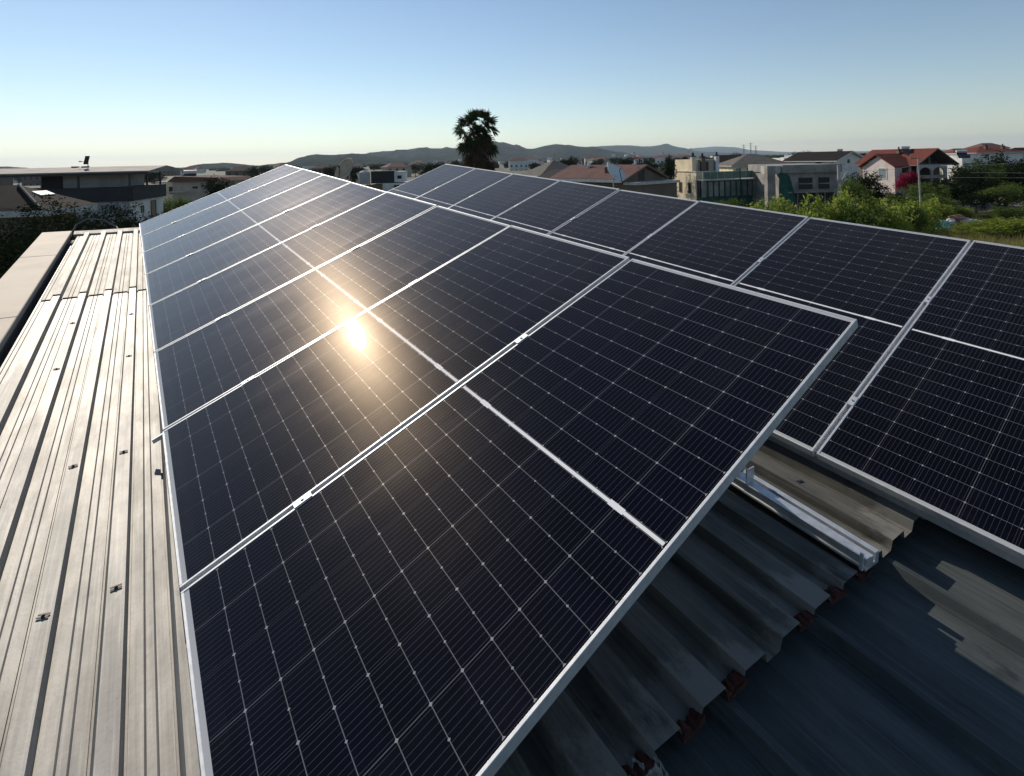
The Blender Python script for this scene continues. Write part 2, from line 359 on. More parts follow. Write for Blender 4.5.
ridge('hill', [(640, 158), (670, 152), (697, 148), (714, 146.5), (735, 147), (750, 150), (790, 152), (850, 151.3), (950, 149.5), (1200, 144), (1800, 131)], 10500, 2000, 2500, M['hill_far'])

# ------------------------------------------------------------------ the roof we stand on
bld = empty('metal_roofed_building', 'low building under the solar panels with weathered corrugated metal roof sheets', 'building', mat=MR)
def profile(x0, x1, first, pitch, top, slope, h, grooves=True):
    """open outline of a trapezoid sheet from x0 to x1; ribs centred on first + k*pitch"""
    k0 = math.floor((x0 - first) / pitch) - 1; pts = []
    for k in range(k0, k0 + 300):
        c = first + k * pitch
        q = [(c - top / 2 - slope, 0), (c - top / 2, h), (c + top / 2, h), (c + top / 2 + slope, 0)]
        if grooves:
            fo = top / 2 + slope; q = [(c - fo - .008, 0), (c - fo - .007, -.009), (c - fo - .001, -.009)] + q + [(c + fo + .001, -.009), (c + fo + .007, -.009), (c + fo + .008, 0)]
            q[3] = (c - fo, 0); q[6] = (c + fo, 0)
            for gx in (pitch / 2 - .014, pitch / 2 + .014):
                q += [(c + gx - .003, 0), (c + gx, .0045), (c + gx + .003, 0)]
        pts += q
        if c > x1 + pitch: break
    out = [p for p in pts if x0 <= p[0] <= x1]
    return out
def sheet(name, pts, y0, y1, z, mat, parent, thick=.0012, ny=1, wob=0):
    m = MB(); vs = []; fs = []; n = len(pts)
    for s_ in (0, 1):
        for j in range(ny + 1):
            y = y0 + (y1 - y0) * j / ny
            for (x, h) in pts: vs.append((x, y, z + h - s_ * thick + wob * vnoise(x * 5 + 1, y * 1.1)))
    N = n * (ny + 1)
    for j in range(ny):
        for i in range(n - 1):
            a = j * n + i; fs.append((a, a + 1, a + n + 1, a + n)); fs.append((N + a, N + a + n, N + a + n + 1, N + a + 1))
    for i in range(n - 1):
        fs.append((i, N + i, N + i + 1, i + 1)); a = ny * n + i; fs.append((a, a + 1, N + a + 1, N + a))
    m.add(vs, fs); return m.build(name, mat, parent, fixn=False)
LP, LF, LH = .192, -.2, .040
ptsL = profile(-.915, .42, LF, LP, .052, .009, LH)
s1 = sheet('roof_sheet', ptsL, 0, 5.70, 0, M['sheet'], bld, ny=40, wob=.0015)
s2 = sheet('roof_sheet', ptsL, 5.62, 9.12, .010, M['sheet_far'], bld, ny=24, wob=.002)
s2['label'] = 'paler roof sheet lapping over the nearer sheet'
RPI, RF = .2065, 2.295
ptsR = profile(.42, 5.6, RF, RPI, .105, .014, .038, grooves=False)
s3 = sheet('roof_sheet', ptsR, 0, 9.12, -.004, M['sheet_right'], bld, ny=30, wob=.0015)
s3['label'] = 'worn brownish roof sheet with wide ribs and a rusty cut end'
LOP = .53
ptsW = profile(-.915, 5.6, 1.335, LOP, .03, .022, .045, grooves=False)
s4 = sheet('roof_sheet', ptsW, -5.5, .35, -.062, M['sheet_low'], bld, ny=24, wob=.003)
s4['label'] = 'older grey roof sheet one step lower with widely spaced ribs'
# rusty closures in the pans of the cut end
for k in range(-9, 12):
    c = RF + (k - .5) * RPI
    if c < .5 or c > 2.45 or k % 4 == 1: continue
    m = MB(); top = [-.048 + q * .012 for q in range(9)]          # one ragged lump per pan
    pr = [(-.048, -.004)] + [(q, random.uniform(.004, .022)) for q in top] + [(.048, -.004)]
    pr2 = [(x + random.uniform(-.003, .003), z + (random.uniform(-.008, .004) if z > 0 else 0)) for x, z in pr]
    n = len(pr)
    m.add([(x, random.uniform(-.014, .004), z) for x, z in pr] + [(x, .02 + random.uniform(0, .02), z) for x, z in pr2],
          [(q, (q + 1) % n, n + (q + 1) % n, n + q) for q in range(n)] + [tuple(range(n - 1, -1, -1)), tuple(range(n, 2 * n))])
    o = m.build('rusty_closure', M['rust'], bld); o.location = (c, 0, 0)
m = MB(); nx, ny = 46, 12; vs = []; fs = []                       # crumbled plaster lump on the sheet end
for i in range(nx):
    for j in range(ny):
        u, v = i / (nx - 1), j / (ny - 1); e = math.sin(math.pi * u) * math.sin(math.pi * v)
        vs.append((.62 + .42 * u + .01 * random.random(), -.05 + .11 * v + .03 * vnoise(u * 20, 2) + .01 * random.random(), -.045 + .012 * v + (.05 * e + .028 * random.random()) * (1 if e > .05 else 0)))
for i in range(nx - 1):
    for j in range(ny - 1): fs.append((i * ny + j, (i + 1) * ny + j, (i + 1) * ny + j + 1, i * ny + j + 1))
m.add(vs, fs); m.build('crumbled_plaster', M['concrete'], bld)
# fasteners (dark saddle clips) on the ribs
def roof_pt(px, py, z):                                     # where the pixel's ray meets the roof, in roof coordinates
    r_ = unroll(((px - 520) / F, 1, (160 - py) / F)); P0 = O + ez * z; C0 = Vector((0, 0, ZC))
    X = C0 + r_ * ((P0 - C0).dot(ez) / r_.dot(ez)); d = X - O
    return d.dot(rx), d.dot(ry)
fast = None
ribx = [LF + k * LP for k in range(-4, 2)]
spots = []
for px, py in [(113, 589), (42, 617), (124, 452), (75, 466), (130, 356), (58, 369), (74, 323), (133, 314)]:
    x, y = roof_pt(px, py, LH); x = min(ribx, key=lambda q: abs(q - x)); spots.append((x, y, LH + .002 + (.010 if y > 5.62 else 0)))
for x, y in [(2.295 + .2065, .42), (2.295 + .2065, 2.2), (2.295, 1.9)]: spots.append((x, y, .036 - .002))
for x, y, z in spots:
    m = MB()
    for s_ in (-1, 1):
        m.box(-.021, .021, s_ * .008 - .004, s_ * .008 + .004, 0, .004)
    m.tube((0, 0, 0), (0, 0, .008), .008, n=6); m.tube((0, 0, .008), (0, 0, .012), .005, n=6)
    o = m.build('roof_fastener', M['clip'], s1 if y < 5.62 else s2); o.location = (x, y, z); o.rotation_euler = (0, 0, random.uniform(-.4, .3)); o.scale = (.8, .75, .6)
# far edge capping, side gutter gap and parapet coping
m = MB(); zc_ = .045
xs = [-.93 + i * .13 for i in range(52)]
prev = None
for i in range(len(xs) - 1):
    w0 = .006 * vnoise(xs[i] * 2, 1); w1 = .006 * vnoise(xs[i + 1] * 2, 1)
    m.add([(xs[i], 9.08, .035 + w0), (xs[i], 9.2, .062 + w0), (xs[i], 9.24, .05 + w0), (xs[i + 1], 9.08, .035 + w1), (xs[i + 1], 9.2, .062 + w1), (xs[i + 1], 9.24, .05 + w1),
           (xs[i], 9.08, .0 + w0), (xs[i + 1], 9.08, .0 + w1), (xs[i], 9.24, -.2), (xs[i + 1], 9.24, -.2)], [(0, 3, 4, 1), (1, 4, 5, 2), (6, 7, 3, 0), (2, 5, 9, 8)])
m.build('edge_capping', M['sheet_far'], bld)
m = MB(); m.box(-.955, -.917, -5.5, 9.2, -.16, -.10); m.build('gutter', M['dark_frame'], bld)
cop = None
cuts = [-5.5, -2.4, .3, 3.0, 5.02, 7.55, 9.32]
for a, b in zip(cuts, cuts[1:]):
    m = MB(); m.box(-1.30, -.965, a + .004, b - .004, -.02, .05); m.build('coping_slab', M['parapet'], bld, bevel=.006)
m = MB(); m.box(-1.27, -.99, -5.48, 9.28, -4.75, -.022); m.box(-.99, 5.6, 8.98, 9.2, -4.85, -.07); m.box(-.99, 5.75, -5.5, -5.3, -4.7, -.12); m.box(5.62, 5.8, -5.3, 9.2, -4.8, -.07)
m.build('wall', M['beige_wall'], bld)
# a black cable loop lying past the corner of the capping
m = MB(); pts = [(-.95, 9.26, .05), (-.92, 9.4, .13), (-.80, 9.5, .19), (-.62, 9.5, .17), (-.45, 9.42, .06), (-.42, 9.3, .03)]
for a, b in zip(pts, pts[1:]): m.tube(a, b, .012, n=6)
o = m.build('cable', M['cable']); o.matrix_world = MR; tag(o, 'black cable loop arching over the far corner of the roof beside the coping', 'cable')

# ------------------------------------------------------------------ solar panels
pan0 = empty('solar_module', 'x', 'solar panel', group='solar panels in two tilted rows')
m = MB(); lip = .0095; hh = .035
m.box(0, PL, 0, lip, -hh, 0); m.box(0, PL, PW - lip, PW, -hh, 0); m.box(0, lip, lip, PW - lip, -hh, 0); m.box(PL - lip, PL, lip, PW - lip, -hh, 0)
m.box(.013, PL - .013, lip, lip + .02, -hh, -hh + .002); m.box(.013, PL - .013, PW - lip - .02, PW - lip, -hh, -hh + .002)
m.build('frame', M['aluminium'], pan0, bevel=.0012)
m = MB(); x0, x1, y0, y1 = lip, PL - lip, lip, PW - lip
m.add([(x0, y0, -.0022), (x1, y0, -.0022), (x1, y1, -.0022), (x0, y1, -.0022)], [(0, 1, 2, 3)], 0)
m.add([(x0, y0, -.007), (x1, y0, -.007), (x1, y1, -.007), (x0, y1, -.007)], [(0, 3, 2, 1)], 1)
m.build('glass_laminate', [M['laminate'], M['backsheet']], pan0, fixn=False)
ORD = ['nearest', 'second', 'third', 'fourth', 'fifth', 'sixth', 'seventh', 'farthest']
extra = {0: ', black glass with crisp cell lines', 1: ', lower edge of the sun glare on it', 2: ', carrying the top of the sun glare', 7: ', pale at the apex'}
first = True
for row, (MM, v0) in enumerate(((MA, 0), (MBm, -PIT + GAP / 2 - GAP))):
    for i in range(8):
        o = pan0 if first else copy_tree(pan0); first = False
        j = Matrix.Translation((random.uniform(-.003, .003), v0 + i * PIT, random.uniform(-.001, .001))) @ Matrix.Rotation(R(random.gauss(0, .07)), 4, 'X') @ Matrix.Rotation(R(random.gauss(0, .06)), 4, 'Y')
        o.matrix_world = MM @ j
        if row == 0: o['label'] = ('%s solar panel in the front row' % ORD[i]) + extra.get(i, '')
        else: o['label'] = ('%s solar panel in the rear row' % ORD[i]) + {0: ', cut off by the right picture edge', 7: ', last one before the palm'}.get(i, '')
# clamps
cl0 = empty('panel_clamp', 'x', 'clamp', group='clamps between the solar panels')
m = MB(); m.box(-.034, .034, -.0165, .0165, .0008, .003); m.box(-.034, .034, -.0085, .0085, -.02, .0008); m.build('clamp_plate', M['aluminium'], cl0, bevel=.0006)
m = MB(); m.tube((0, 0, .003), (0, 0, .0065), .0055, n=6); m.build('bolt', M['bolt'], cl0)
first = True
for row, (MM, v0) in enumerate(((MA, 0), (MBm, -PIT - GAP / 2))):
    for b in range(1, 8):
        for u, w in ((.42, 'lower'), (1.47, 'upper')):
            o = cl0 if first else copy_tree(cl0); first = False
            o.matrix_world = MM @ Matrix.Translation((u + random.uniform(-.02, .02), v0 + b * PIT - GAP / 2, 0))
            o['label'] = '%s metal clamp between the %s and %s panels of the %s row' % (w, ORD[b - 1], ORD[b], ('front', 'rear')[row])
# rails, legs
def crail(name, MM, u, v0, v1, z, label, w=.04, h=.04):
    m = MB(); m.prism([(-w / 2, 0), (w / 2, 0), (w / 2, h), (w / 2 - .012, h), (w / 2 - .012, h - .02), (-w / 2 + .012, h - .02), (-w / 2 + .012, h), (-w / 2, h)], v0, v1)
    o = m.build(name, M['steel_rail'], bevel=.001); o.matrix_world = MM @ Matrix.Translation((u, 0, z)); return tag(o, label, 'rail', 'mounting rails of the solar panels')
for MM, v0, v1, nm in ((MA, .03, 9.15, 'front'), (MBm, -1.10, 8.0, 'rear')):
    for u, w in ((.42, 'lower'), (1.47, 'upper')):
        crail('mounting_rail', MM, u, v0, v1, -.0755, '%s metal rail running under the %s row of panels' % (w, nm))
# the two-track rail lying on the roof between the rows, its cut end in the sun
rt = empty('roof_rail', 'bright double-track aluminium rail lying on the roof between the two rows', 'rail', mat=MR @ Matrix.Translation((2.215, 0, .034)) @ Matrix.Rotation(R(-2.2), 4, 'Z') @ Matrix.Diagonal((1.22, 1, 1.1, 1)), group=None)
prof = [(-.04, 0), (.04, 0), (.04, .044), (.018, .044), (.018, .012), (.006, .012), (.006, .040), (-.012, .040), (-.012, .044), (-.04, .044), (-.04, .038), (-.034, .032), (-.034, .012), (-.04, .008)]
m = MB(); m.prism(prof, -.02, 8.9); m.build('track', M['steel_rail'], rt, bevel=.0008)
m = MB(); m.prism([(-.048, .0), (-.041, .0), (-.041, .06), (-.048, .06)], -.012, .0); m.build('end_lip', M['aluminium'], rt)
for k, y in enumerate((.545, 2.9, 5.2, 7.5)):
    lg = empty('support_leg', ('%s leg and foot bracket under the high edge of the front row' % ORD[k]), 'support leg', mat=MR @ Matrix.Translation((2.215 + .038 * y * .0, y, .078)), group='legs under the high edge of the front row')
    m = MB(); m.box(-.03, .03, -.04, .04, .001, .007); m.box(-.03, .03, .034, .040, .007, .10); m.box(-.03, .03, -.040, -.034, .007, .07); m.build('foot_bracket', M['steel_rail'], lg, bevel=.001)
    m = MB(); m.tube((-.01, .0, .05), (-.40, .12, .70), .022, n=4); m.build('post', M['steel_rail'], lg)
for k, y in enumerate((.45, 2.7, 5.0, 7.3)):
    lg = empty('front_bracket', ('%s bright bracket under the low edge of the front row' % ORD[k]), 'bracket', mat=MR @ Matrix.Translation((.14 - .0175 * y, y, .03)), group='brackets under the low edge of the front row')
    m = MB(); m.box(-.045, .03, -.025, .025, .0, .006); m.box(.024, .03, -.025, .025, .006, .052); m.build('plate', M['steel_rail'], lg, bevel=.001)
    m = MB(); m.tube((-.02, 0, .006), (-.02, 0, .015), .008, n=6); m.build('bolt', M['bolt'], lg)
o = crail('mounting_rail', MR, 2.74, -1.4, 8.6, .034, 'dull rail on the roof under the low edge of the rear row')

# cross channel that pokes out past the low edge between the second and third panels
m = MB(); m.box(-.055, PL - .05, -.0085, .0085, -.033, -.012); o = m.build('cover_strip', M['aluminium']); o.matrix_world = MA @ Matrix.Translation((0, 2 * PIT - GAP / 2, 0))
tag(o, 'aluminium strip between second and third front-row panels, its tip poking out', 'strip', 'strips filling the panel gaps')
for row, (MM, v0, nm) in enumerate(((MA, 0, 'front'), (MBm, -PIT - GAP / 2, 'rear'))):
    for b in range(1, 8):
        if row == 0 and b == 2: continue
        m = MB(); m.box(.02, PL - .05, -.0085, .0085, -.033, -.026 if row == 0 else -.020); o = m.build('cover_strip', M['aluminium'])
        o.matrix_world = MM @ Matrix.Translation((0, v0 + b * PIT - GAP / 2, 0))
        tag(o, 'aluminium strip in the gap between the %s and %s %s-row panels' % (ORD[b - 1], ORD[b], nm), 'strip', 'strips filling the panel gaps')

# ------------------------------------------------------------------ builders for houses, masts and plants
def bx(parent, name, mat, *b, bevel=0):
    m = MB(); m.box(*b); return m.build(name, mat, parent, bevel=bevel)
def window(parent, x, y, z, w, h, rot=0, frame='white_frame', pane='pane', bars=1, name='window', t_=.06):
    """a window in a wall: ring of frame bars standing 4 cm proud, pane behind; rot turns it about z (0 faces -y)"""
    Mx = Matrix.Translation((x, y, z)) @ Matrix.Rotation(rot, 4, 'Z'); m = MB()
    m.box(-w / 2, w / 2, -.045, .02, 0, t_, 0, Mx); m.box(-w / 2, w / 2, -.045, .02, h - t_, h, 0, Mx)
    m.box(-w / 2, -w / 2 + t_, -.045, .02, t_, h - t_, 0, Mx); m.box(w / 2 - t_, w / 2, -.045, .02, t_, h - t_, 0, Mx)
    for k in range(1, bars + 1):
        c = -w / 2 + w * k / (bars + 1); m.box(c - t_ / 2, c + t_ / 2, -.04, .02, t_, h - t_, 0, Mx)
    o = m.build(name, M[frame], parent)
    m = MB(); m.box(-w / 2 + t_ * .5, w / 2 - t_ * .5, -.022, .015, t_ * .5, h - t_ * .5, 0, Mx); m.build('pane', M[pane], o)
    return o
def roof(parent, x0, x1, y0, y1, z, h, mat, kind='hip', oh=.35, axis='x', fas='fascia', th=.14):
    X0, X1, Y0, Y1 = x0 - oh, x1 + oh, y0 - oh, y1 + oh
    if kind == 'gable':
        m = MB()
        if axis == 'y': a0, a1, y_a, y_b, Mx = X0, X1, Y0, Y1, None
        else: a0, a1, y_a, y_b, Mx = Y0, Y1, -X1, -X0, Matrix.Rotation(R(90), 4, 'Z')
        c = (a0 + a1) / 2
        m.add([(a0, y_a, z), (c, y_a, z + h), (c, y_b, z + h), (a0, y_b, z), (a1, y_a, z), (a1, y_b, z)], [(0, 1, 2, 3), (1, 4, 5, 2)], 0, Mx)
        q = .003; lo = [(a0, y_a, z - q), (c, y_a, z + h - q), (a1, y_a, z - q), (a1, y_a, z - th), (c, y_a, z + h - th), (a0, y_a, z - th)]
        n = len(lo); m.add(lo + [(p[0], y_b, p[2]) for p in lo], [(0, 1, 4, 5), (1, 2, 3, 4), (n, n + 5, n + 4, n + 1), (n + 1, n + 4, n + 3, n + 2), (5, 4, n + 4, n + 5), (4, 3, n + 3, n + 4), (0, 5, n + 5, n), (2, n + 2, n + 3, 3)], 1, Mx)
        return m.build('roof', [M[mat], M[fas]], parent, fixn=False)
    if axis == 'x':
        ins = min((Y1 - Y0) / 2, (X1 - X0) / 2 - .01) if kind == 'hip' else 0
        A = (X0 + ins, (Y0 + Y1) / 2, z + h); B = (X1 - ins, (Y0 + Y1) / 2, z + h)
        fs = [(0, 1, 5, 4), (1, 2, 5), (2, 3, 4, 5), (3, 0, 4)]
    else:
        ins = min((X1 - X0) / 2, (Y1 - Y0) / 2 - .01) if kind == 'hip' else 0
        A = ((X0 + X1) / 2, Y0 + ins, z + h); B = ((X0 + X1) / 2, Y1 - ins, z + h)
        fs = [(0, 1, 4), (1, 2, 5, 4), (2, 3, 5), (3, 0, 4, 5)]
    vs = [(X0, Y0, z), (X1, Y0, z), (X1, Y1, z), (X0, Y1, z), A, B]
    lo = [(v[0], v[1], v[2] - th) for v in vs[:4]]
    m = MB(); m.add(vs, fs)
    o = m.build('roof', M[mat], parent)
    m = MB(); m.add([(v[0], v[1], v[2] - .004) for v in vs[:4]] + lo, [(0, 4, 5, 1), (1, 5, 6, 2), (2, 6, 7, 3), (3, 7, 4, 0), (7, 6, 5, 4), (0, 1, 2, 3)])
    m.build('eaves', M[fas], o)
    return o
def chimney(parent, x, y, z0, z1, w=.5, mat='white', cap='dark_frame'):
    m = MB(); m.box(x - w / 2, x + w / 2, y - w / 2, y + w / 2, z0, z1); o = m.build('chimney', M[mat], parent)
    m = MB(); m.box(x - w * .62, x + w * .62, y - w * .62, y + w * .62, z1 + .001, z1 + .09); m.tube((x, y, z1 + .09), (x, y, z1 + .42), w * .3, w * .26, 8); m.build('chimney_pot', M[cap], o)
    return o
def gable_wall(parent, x0, x1, y0, y1, z0, z1, h, mat, axis='y'):
    m = MB()
    if axis == 'y': m.prism([(x0, z0), (x1, z0), (x1, z1), ((x0 + x1) / 2, z1 + h), (x0, z1)], y0, y1)
    else:
        Mx = Matrix.Rotation(R(90), 4, 'Z'); m.prism([(y0, z0), (y1, z0), (y1, z1), ((y0 + y1) / 2, z1 + h), (y0, z1)], -x1, -x0, 0, Mx)
    return m.build('wall', M[mat], parent)
def dish(label, loc, rad, az, el, mat, mast):
    r_ = empty('satellite_dish', label, 'satellite dish', loc=loc)
    m = MB(); N = 28; K = 6; vs = [(0, 0, 0)]; fs = []
    for k in range(1, K + 1):
        q = rad * k / K
        for i in range(N): a = 2 * math.pi * i / N; vs.append((q * math.cos(a), q * math.sin(a), q * q / (rad * 2.9)))
    n1 = len(vs); vs += [(x, y, z - .02) for x, y, z in vs]
    for i in range(N):
        fs.append((0, 1 + i, 1 + (i + 1) % N)); fs.append((n1, n1 + 1 + (i + 1) % N, n1 + 1 + i))
        for k in range(K - 1):
            a = 1 + k * N + i; b = 1 + k * N + (i + 1) % N; fs.append((a, a + N, b + N, b)); fs.append((n1 + a, n1 + b, n1 + b + N, n1 + a + N))
        a = 1 + (K - 1) * N + i; b = 1 + (K - 1) * N + (i + 1) % N; fs.append((a, n1 + a, n1 + b, b))
    Mx = Matrix.Rotation(az, 4, 'Z') @ Matrix.Rotation(R(90) - el, 4, 'X') @ Matrix.Translation((0, 0, .12))   # bowl opens towards local +z
    m.v = []; m.add(vs, fs, 0, Mx); m.build('reflector', M[mat], r_, smooth=True, fixn=False)
    m = MB(); f_ = Mx @ Vector((0, 0, rad * .75)); e_ = Mx @ Vector((0, -rad * .98, rad * .33))
    m.tube(e_, f_, .018); m.tube(f_, f_ + (Mx.to_3x3() @ Vector((0, 0, .14))), .035); m.build('feed_arm', M['dark_frame'], r_)
    m = MB(); m.tube((0, 0, -mast), (0, 0, .12), .035); m.tube((0, 0, 0), Mx @ Vector((0, 0, -.02)), .05); m.build('mast', M['pole'], r_)
    return r_
def heater(label, loc, rz=0, s_=1.):
    r_ = empty('solar_water_heater', label, 'water heater', loc=loc, rz=rz, group='rooftop water heaters'); r_.scale = (s_, s_, s_)
    m = MB(); m.box(-.9, .9, 0, .06, 0, 1.7, 0, Matrix.Rotation(R(-48), 4, 'X')); m.build('collector', M['pane'], r_)
    m = MB(); m.tube((-.95, 1.25, 1.45), (.95, 1.25, 1.45), .28, n=14); m.build('tank', M['white_frame'], r_, smooth=False)
    m = MB(); [m.tube((x, 1.25, -.2), (x, 1.25, 1.2), .03) for x in (-.8, .8)]; m.tube((-.8, 1.25, .1), (.8, 1.25, 1.1), .02); m.build('stand', M['dark_frame'], r_)
    return r_
LEAF = {}
def crown_mesh(key, mat, lobes, n, size, seed, shell=.55):
    """leaf-sized faces in clumps through the volume of several ellipsoid lobes (unit crown: base at z=0)"""
    if key in LEAF: return LEAF[key]
    rd = random.Random(seed); m = MB(); tot = sum(l[3] * l[4] * l[5] for l in lobes)
    for (cx, cy, cz, rx_, ry_, rz_) in lobes:
        for _ in range(max(4, int(n / 9 * rx_ * ry_ * rz_ / tot))):
            d = Vector((rd.gauss(0, 1), rd.gauss(0, 1), rd.gauss(0, 1))).normalized(); q = (shell + (1 - shell) * rd.random()) * (1 + .22 * vnoise(d.x * 4 + seed, d.z * 4 + d.y * 3))
            c = Vector((cx + d.x * rx_ * q, cy + d.y * ry_ * q, cz + d.z * rz_ * q))
            for _k in range(9):
                p = c + Vector((rd.gauss(0, 1), rd.gauss(0, 1), rd.gauss(0, .8))) * size * 1.5
                a = Vector((rd.gauss(0, 1), rd.gauss(0, 1), rd.gauss(0, .6))).normalized(); b = a.cross(Vector((rd.gauss(0, 1), rd.gauss(0, 1), rd.gauss(0, 1)))).normalized()
                s_ = size * rd.uniform(.6, 1.3); m.add([p - a * s_, p + b * s_ * .45, p + a * s_, p - b * s_ * .45], [(0, 1, 2, 3)])
    me = bpy.data.meshes.new(key); me.from_pydata(m.v, [], m.f); me.materials.append(M[mat]); me.update(); LEAF[key] = me
    return me
def lobes(seed, k, sx=1., sz=1.):
    rd = random.Random(seed); L_ = [(0, 0, .55 * sz, .42 * sx, .42 * sx, .40 * sz)]
    for i in range(k):
        a = rd.uniform(0, 6.28); q = rd.uniform(.22, .5) * sx; r_ = rd.uniform(.16, .30)
        L_.append((q * math.cos(a), q * math.sin(a), rd.uniform(.25, .95) * sz, r_ * sx, r_ * sx, r_ * .85 * sz))
    return L_
def plant(name, label, cat, x, y, w, h, mat, var, leaf=.045, n=2600, trunk=.0, group=None, z=0, shell=.5):
    """trunk with limbs and a leafy crown; crown width w, total height h, bare trunk of height trunk"""
    r_ = empty(name, label, cat, loc=(x, y, z), rz=random.uniform(0, 6.28), group=group)
    me = crown_mesh('crown_%s_%d_%d_%.3f' % (mat, var, n, leaf), mat, lobes(100 + var, 9 + var), n, leaf, var, shell)
    o = bpy.data.objects.new('crown', me); COL.objects.link(o); o.parent = r_; o.location = (0, 0, trunk * .75); o.scale = (w, w, (h - trunk * .75))
    m = MB(); rd = random.Random(var); top = trunk + (h - trunk) * .45; r0 = .035 * w + .03
    m.tube((0, 0, -.05), (.05 * w, 0, top * .6), r0, r0 * .7); m.tube((.05 * w, 0, top * .6), (.02 * w, .04 * w, top), r0 * .7, r0 * .35)
    for k in range(5):
        a = rd.uniform(0, 6.28); q = rd.uniform(.2, .36) * w; zz = top * rd.uniform(.45, .8)
        m.tube((.04 * w, 0, zz), (q * math.cos(a), q * math.sin(a), zz + (h - zz) * rd.uniform(.4, .7)), r0 * .4, r0 * .12, 6)
    m.build('trunk', M['bark'], r_)
    return r_

# ------------------------------------------------------------------ left: terrace house with a canopy, hip roof, trees
CUR = [520]
def X(px, Y): CUR[0] = px; return (px - 520) / F * Y
def Z(py, Y): return ZC + (160 + (520 - CUR[0]) * math.tan(ROLL) - py) / F * Y      # height of a picture row near the last column asked for
h1 = empty('terrace_house', 'two storey house with dark terrace parapet under a pale canopy roof on thin posts', 'house', loc=(X(129, 43), 43, 0), rz=R(14))
zp0, zp1, zcn = Z(201, 43), Z(187, 43), Z(171, 43)
bx(h1, 'wall', M['grey_wall'], -13, -.02, .02, 6.4, 0, zp0)
bx(h1, 'lit_side_wall', M['white'], -.018, .10, .02, 6.4, 0, zp0 - .003)  # right face painted paler: its light is put into the colour
bx(h1, 'parapet', M['dark_wall'], -13.2, .3, -.15, 6.6, zp0 + .002, zp1)
bx(h1, 'penthouse_wall', M['grey_wall'], -6.7, -1.2, 1.6, 6.0, zp1 - .5, zcn - .12)
bx(h1, 'dark_opening', M['dark_wall'], -6.6, -5.2, 1.54, 1.598, zp1 + .002, zcn - .2)  # dark slab set on the wall as the opening's inner shade
m = MB(); m.prism([(-.6, zcn - .1), (7, zcn - .1), (7, zcn), (3, zcn + .40), (-.6, zcn)], -1.6, 13.8, 0, Matrix.Rotation(R(90), 4, 'Z')); m.build('canopy', M['canopy'], h1)
bx(h1, 'canopy_beam', M['dark_frame'], -13.6, 1.4, -.5, -.40, zcn - .26, zcn - .102)
for i, x in enumerate((-12.8, -11.6, -9.7, -3.4, .05)):
    bx(h1, 'post', M['dark_frame'], x - .06, x + .06, -.12, 0, zp1, zcn - .102)
for y in (2.6, 5.4): bx(h1, 'post', M['dark_frame'], .18, .3, y, y + .12, zp1, zcn - .102)
window(h1, .102, 2.0, zp0 - 1.1, .5, .6, R(90), 'dark_frame', 'pane', 0)
window(h1, .102, 4.2, zp0 - 2.2, 1.1, 2.0, R(90), 'dark_frame', 'pane', 0, 'door')
window(h1, -5.5, .018, zp0 - 1.3, .5, .5, 0, 'dark_frame', 'pane', 0)
for i, x in enumerate((-4.9, -4.2)):
    m = MB(); m.box(x - .2, x + .2, 2.6, 3.0, zcn + .3, zcn + .46); m.build('roof_vent', M['dark_frame'], h1)
ant = empty('television_antenna', 'thin antenna mast with small angled panel on the pale canopy roof', 'antenna', loc=h1.matrix_world @ Vector((0, 0, 0)) if False else (X(88, 44), 44, zcn + .30))
m = MB(); m.tube((0, 0, -.05), (0, 0, .95), .03); m.tube((-.55, 0, .55), (.05, 0, .45), .02); m.build('mast', M['dark_frame'], ant)
m = MB(); m.box(-.03, .03, -.2, .2, -.35, .35, 0, Matrix.Translation((-.1, 0, .65)) @ Matrix.Rotation(R(15), 4, 'Y')); m.box(-.7, -.55, -.05, .05, .5, .58); m.build('reflector', M['dark_frame'], ant)

h2 = empty('tiled_house', 'dark brown tiled hip roof house at the left edge with a pale eaves board', 'house', loc=(0, 0, 0))
ev = 4.66
near, far_, apex = Vector((-21.0, 24.2, ev)), Vector((-21.35, 27.8, ev)), Vector((-23.6, 25.9, 5.74))
nl, fl, al = Vector((-37, 22.0, ev)), Vector((-37.4, 25.6, ev)), Vector((-34.5, 24.0, 5.74))
m = MB(); m.add([near, far_, apex, nl, fl, al], [(0, 1, 2), (0, 2, 5, 3), (1, 4, 5, 2), (3, 5, 4)]); rf = m.build('roof', M['tile_dark'], h2)
dn = Vector((0, 0, -.28)); e4 = [near, far_, fl, nl]
m = MB(); m.add([p - Vector((0, 0, .006)) for p in e4] + [p + dn for p in e4], [(0, 1, 5, 4), (1, 2, 6, 5), (2, 3, 7, 6), (3, 0, 4, 7), (4, 5, 6, 7), (0, 3, 2, 1)]); m.build('eaves', M['fascia'], rf)
m = MB(); m.tube(near + Vector((-.25, .1, .12)), apex + Vector((0, 0, .03)), .055, n=7); m.build('ridge_tile', M['wood'], rf)
m = MB(); c = (near + far_ + apex) / 3; dx = (far_ - near).normalized(); dz = (apex - (near + far_) / 2).normalized(); nn = dx.cross(dz); nn = nn if nn.z > 0 else -nn
c = far_ * .25 + apex * .6 + near * .15
m.add([c + dx * a * .45 + dz * b * .22 + nn * .05 for a, b in ((-1, -1), (1, -1), (1, 1), (-1, 1))] + [c + dx * a * .45 + dz * b * .22 - nn * .02 for a, b in ((-1, -1), (1, -1), (1, 1), (-1, 1))],
      [(0, 1, 2, 3), (0, 4, 5, 1), (1, 5, 6, 2), (2, 6, 7, 3), (3, 7, 4, 0)]); m.build('skylight', M['white_frame'], rf)
ins = [Vector((-21.7, 24.7, 0)), Vector((-22.0, 27.2, 0)), Vector((-36.6, 25.0, 0)), Vector((-36.4, 22.6, 0))]
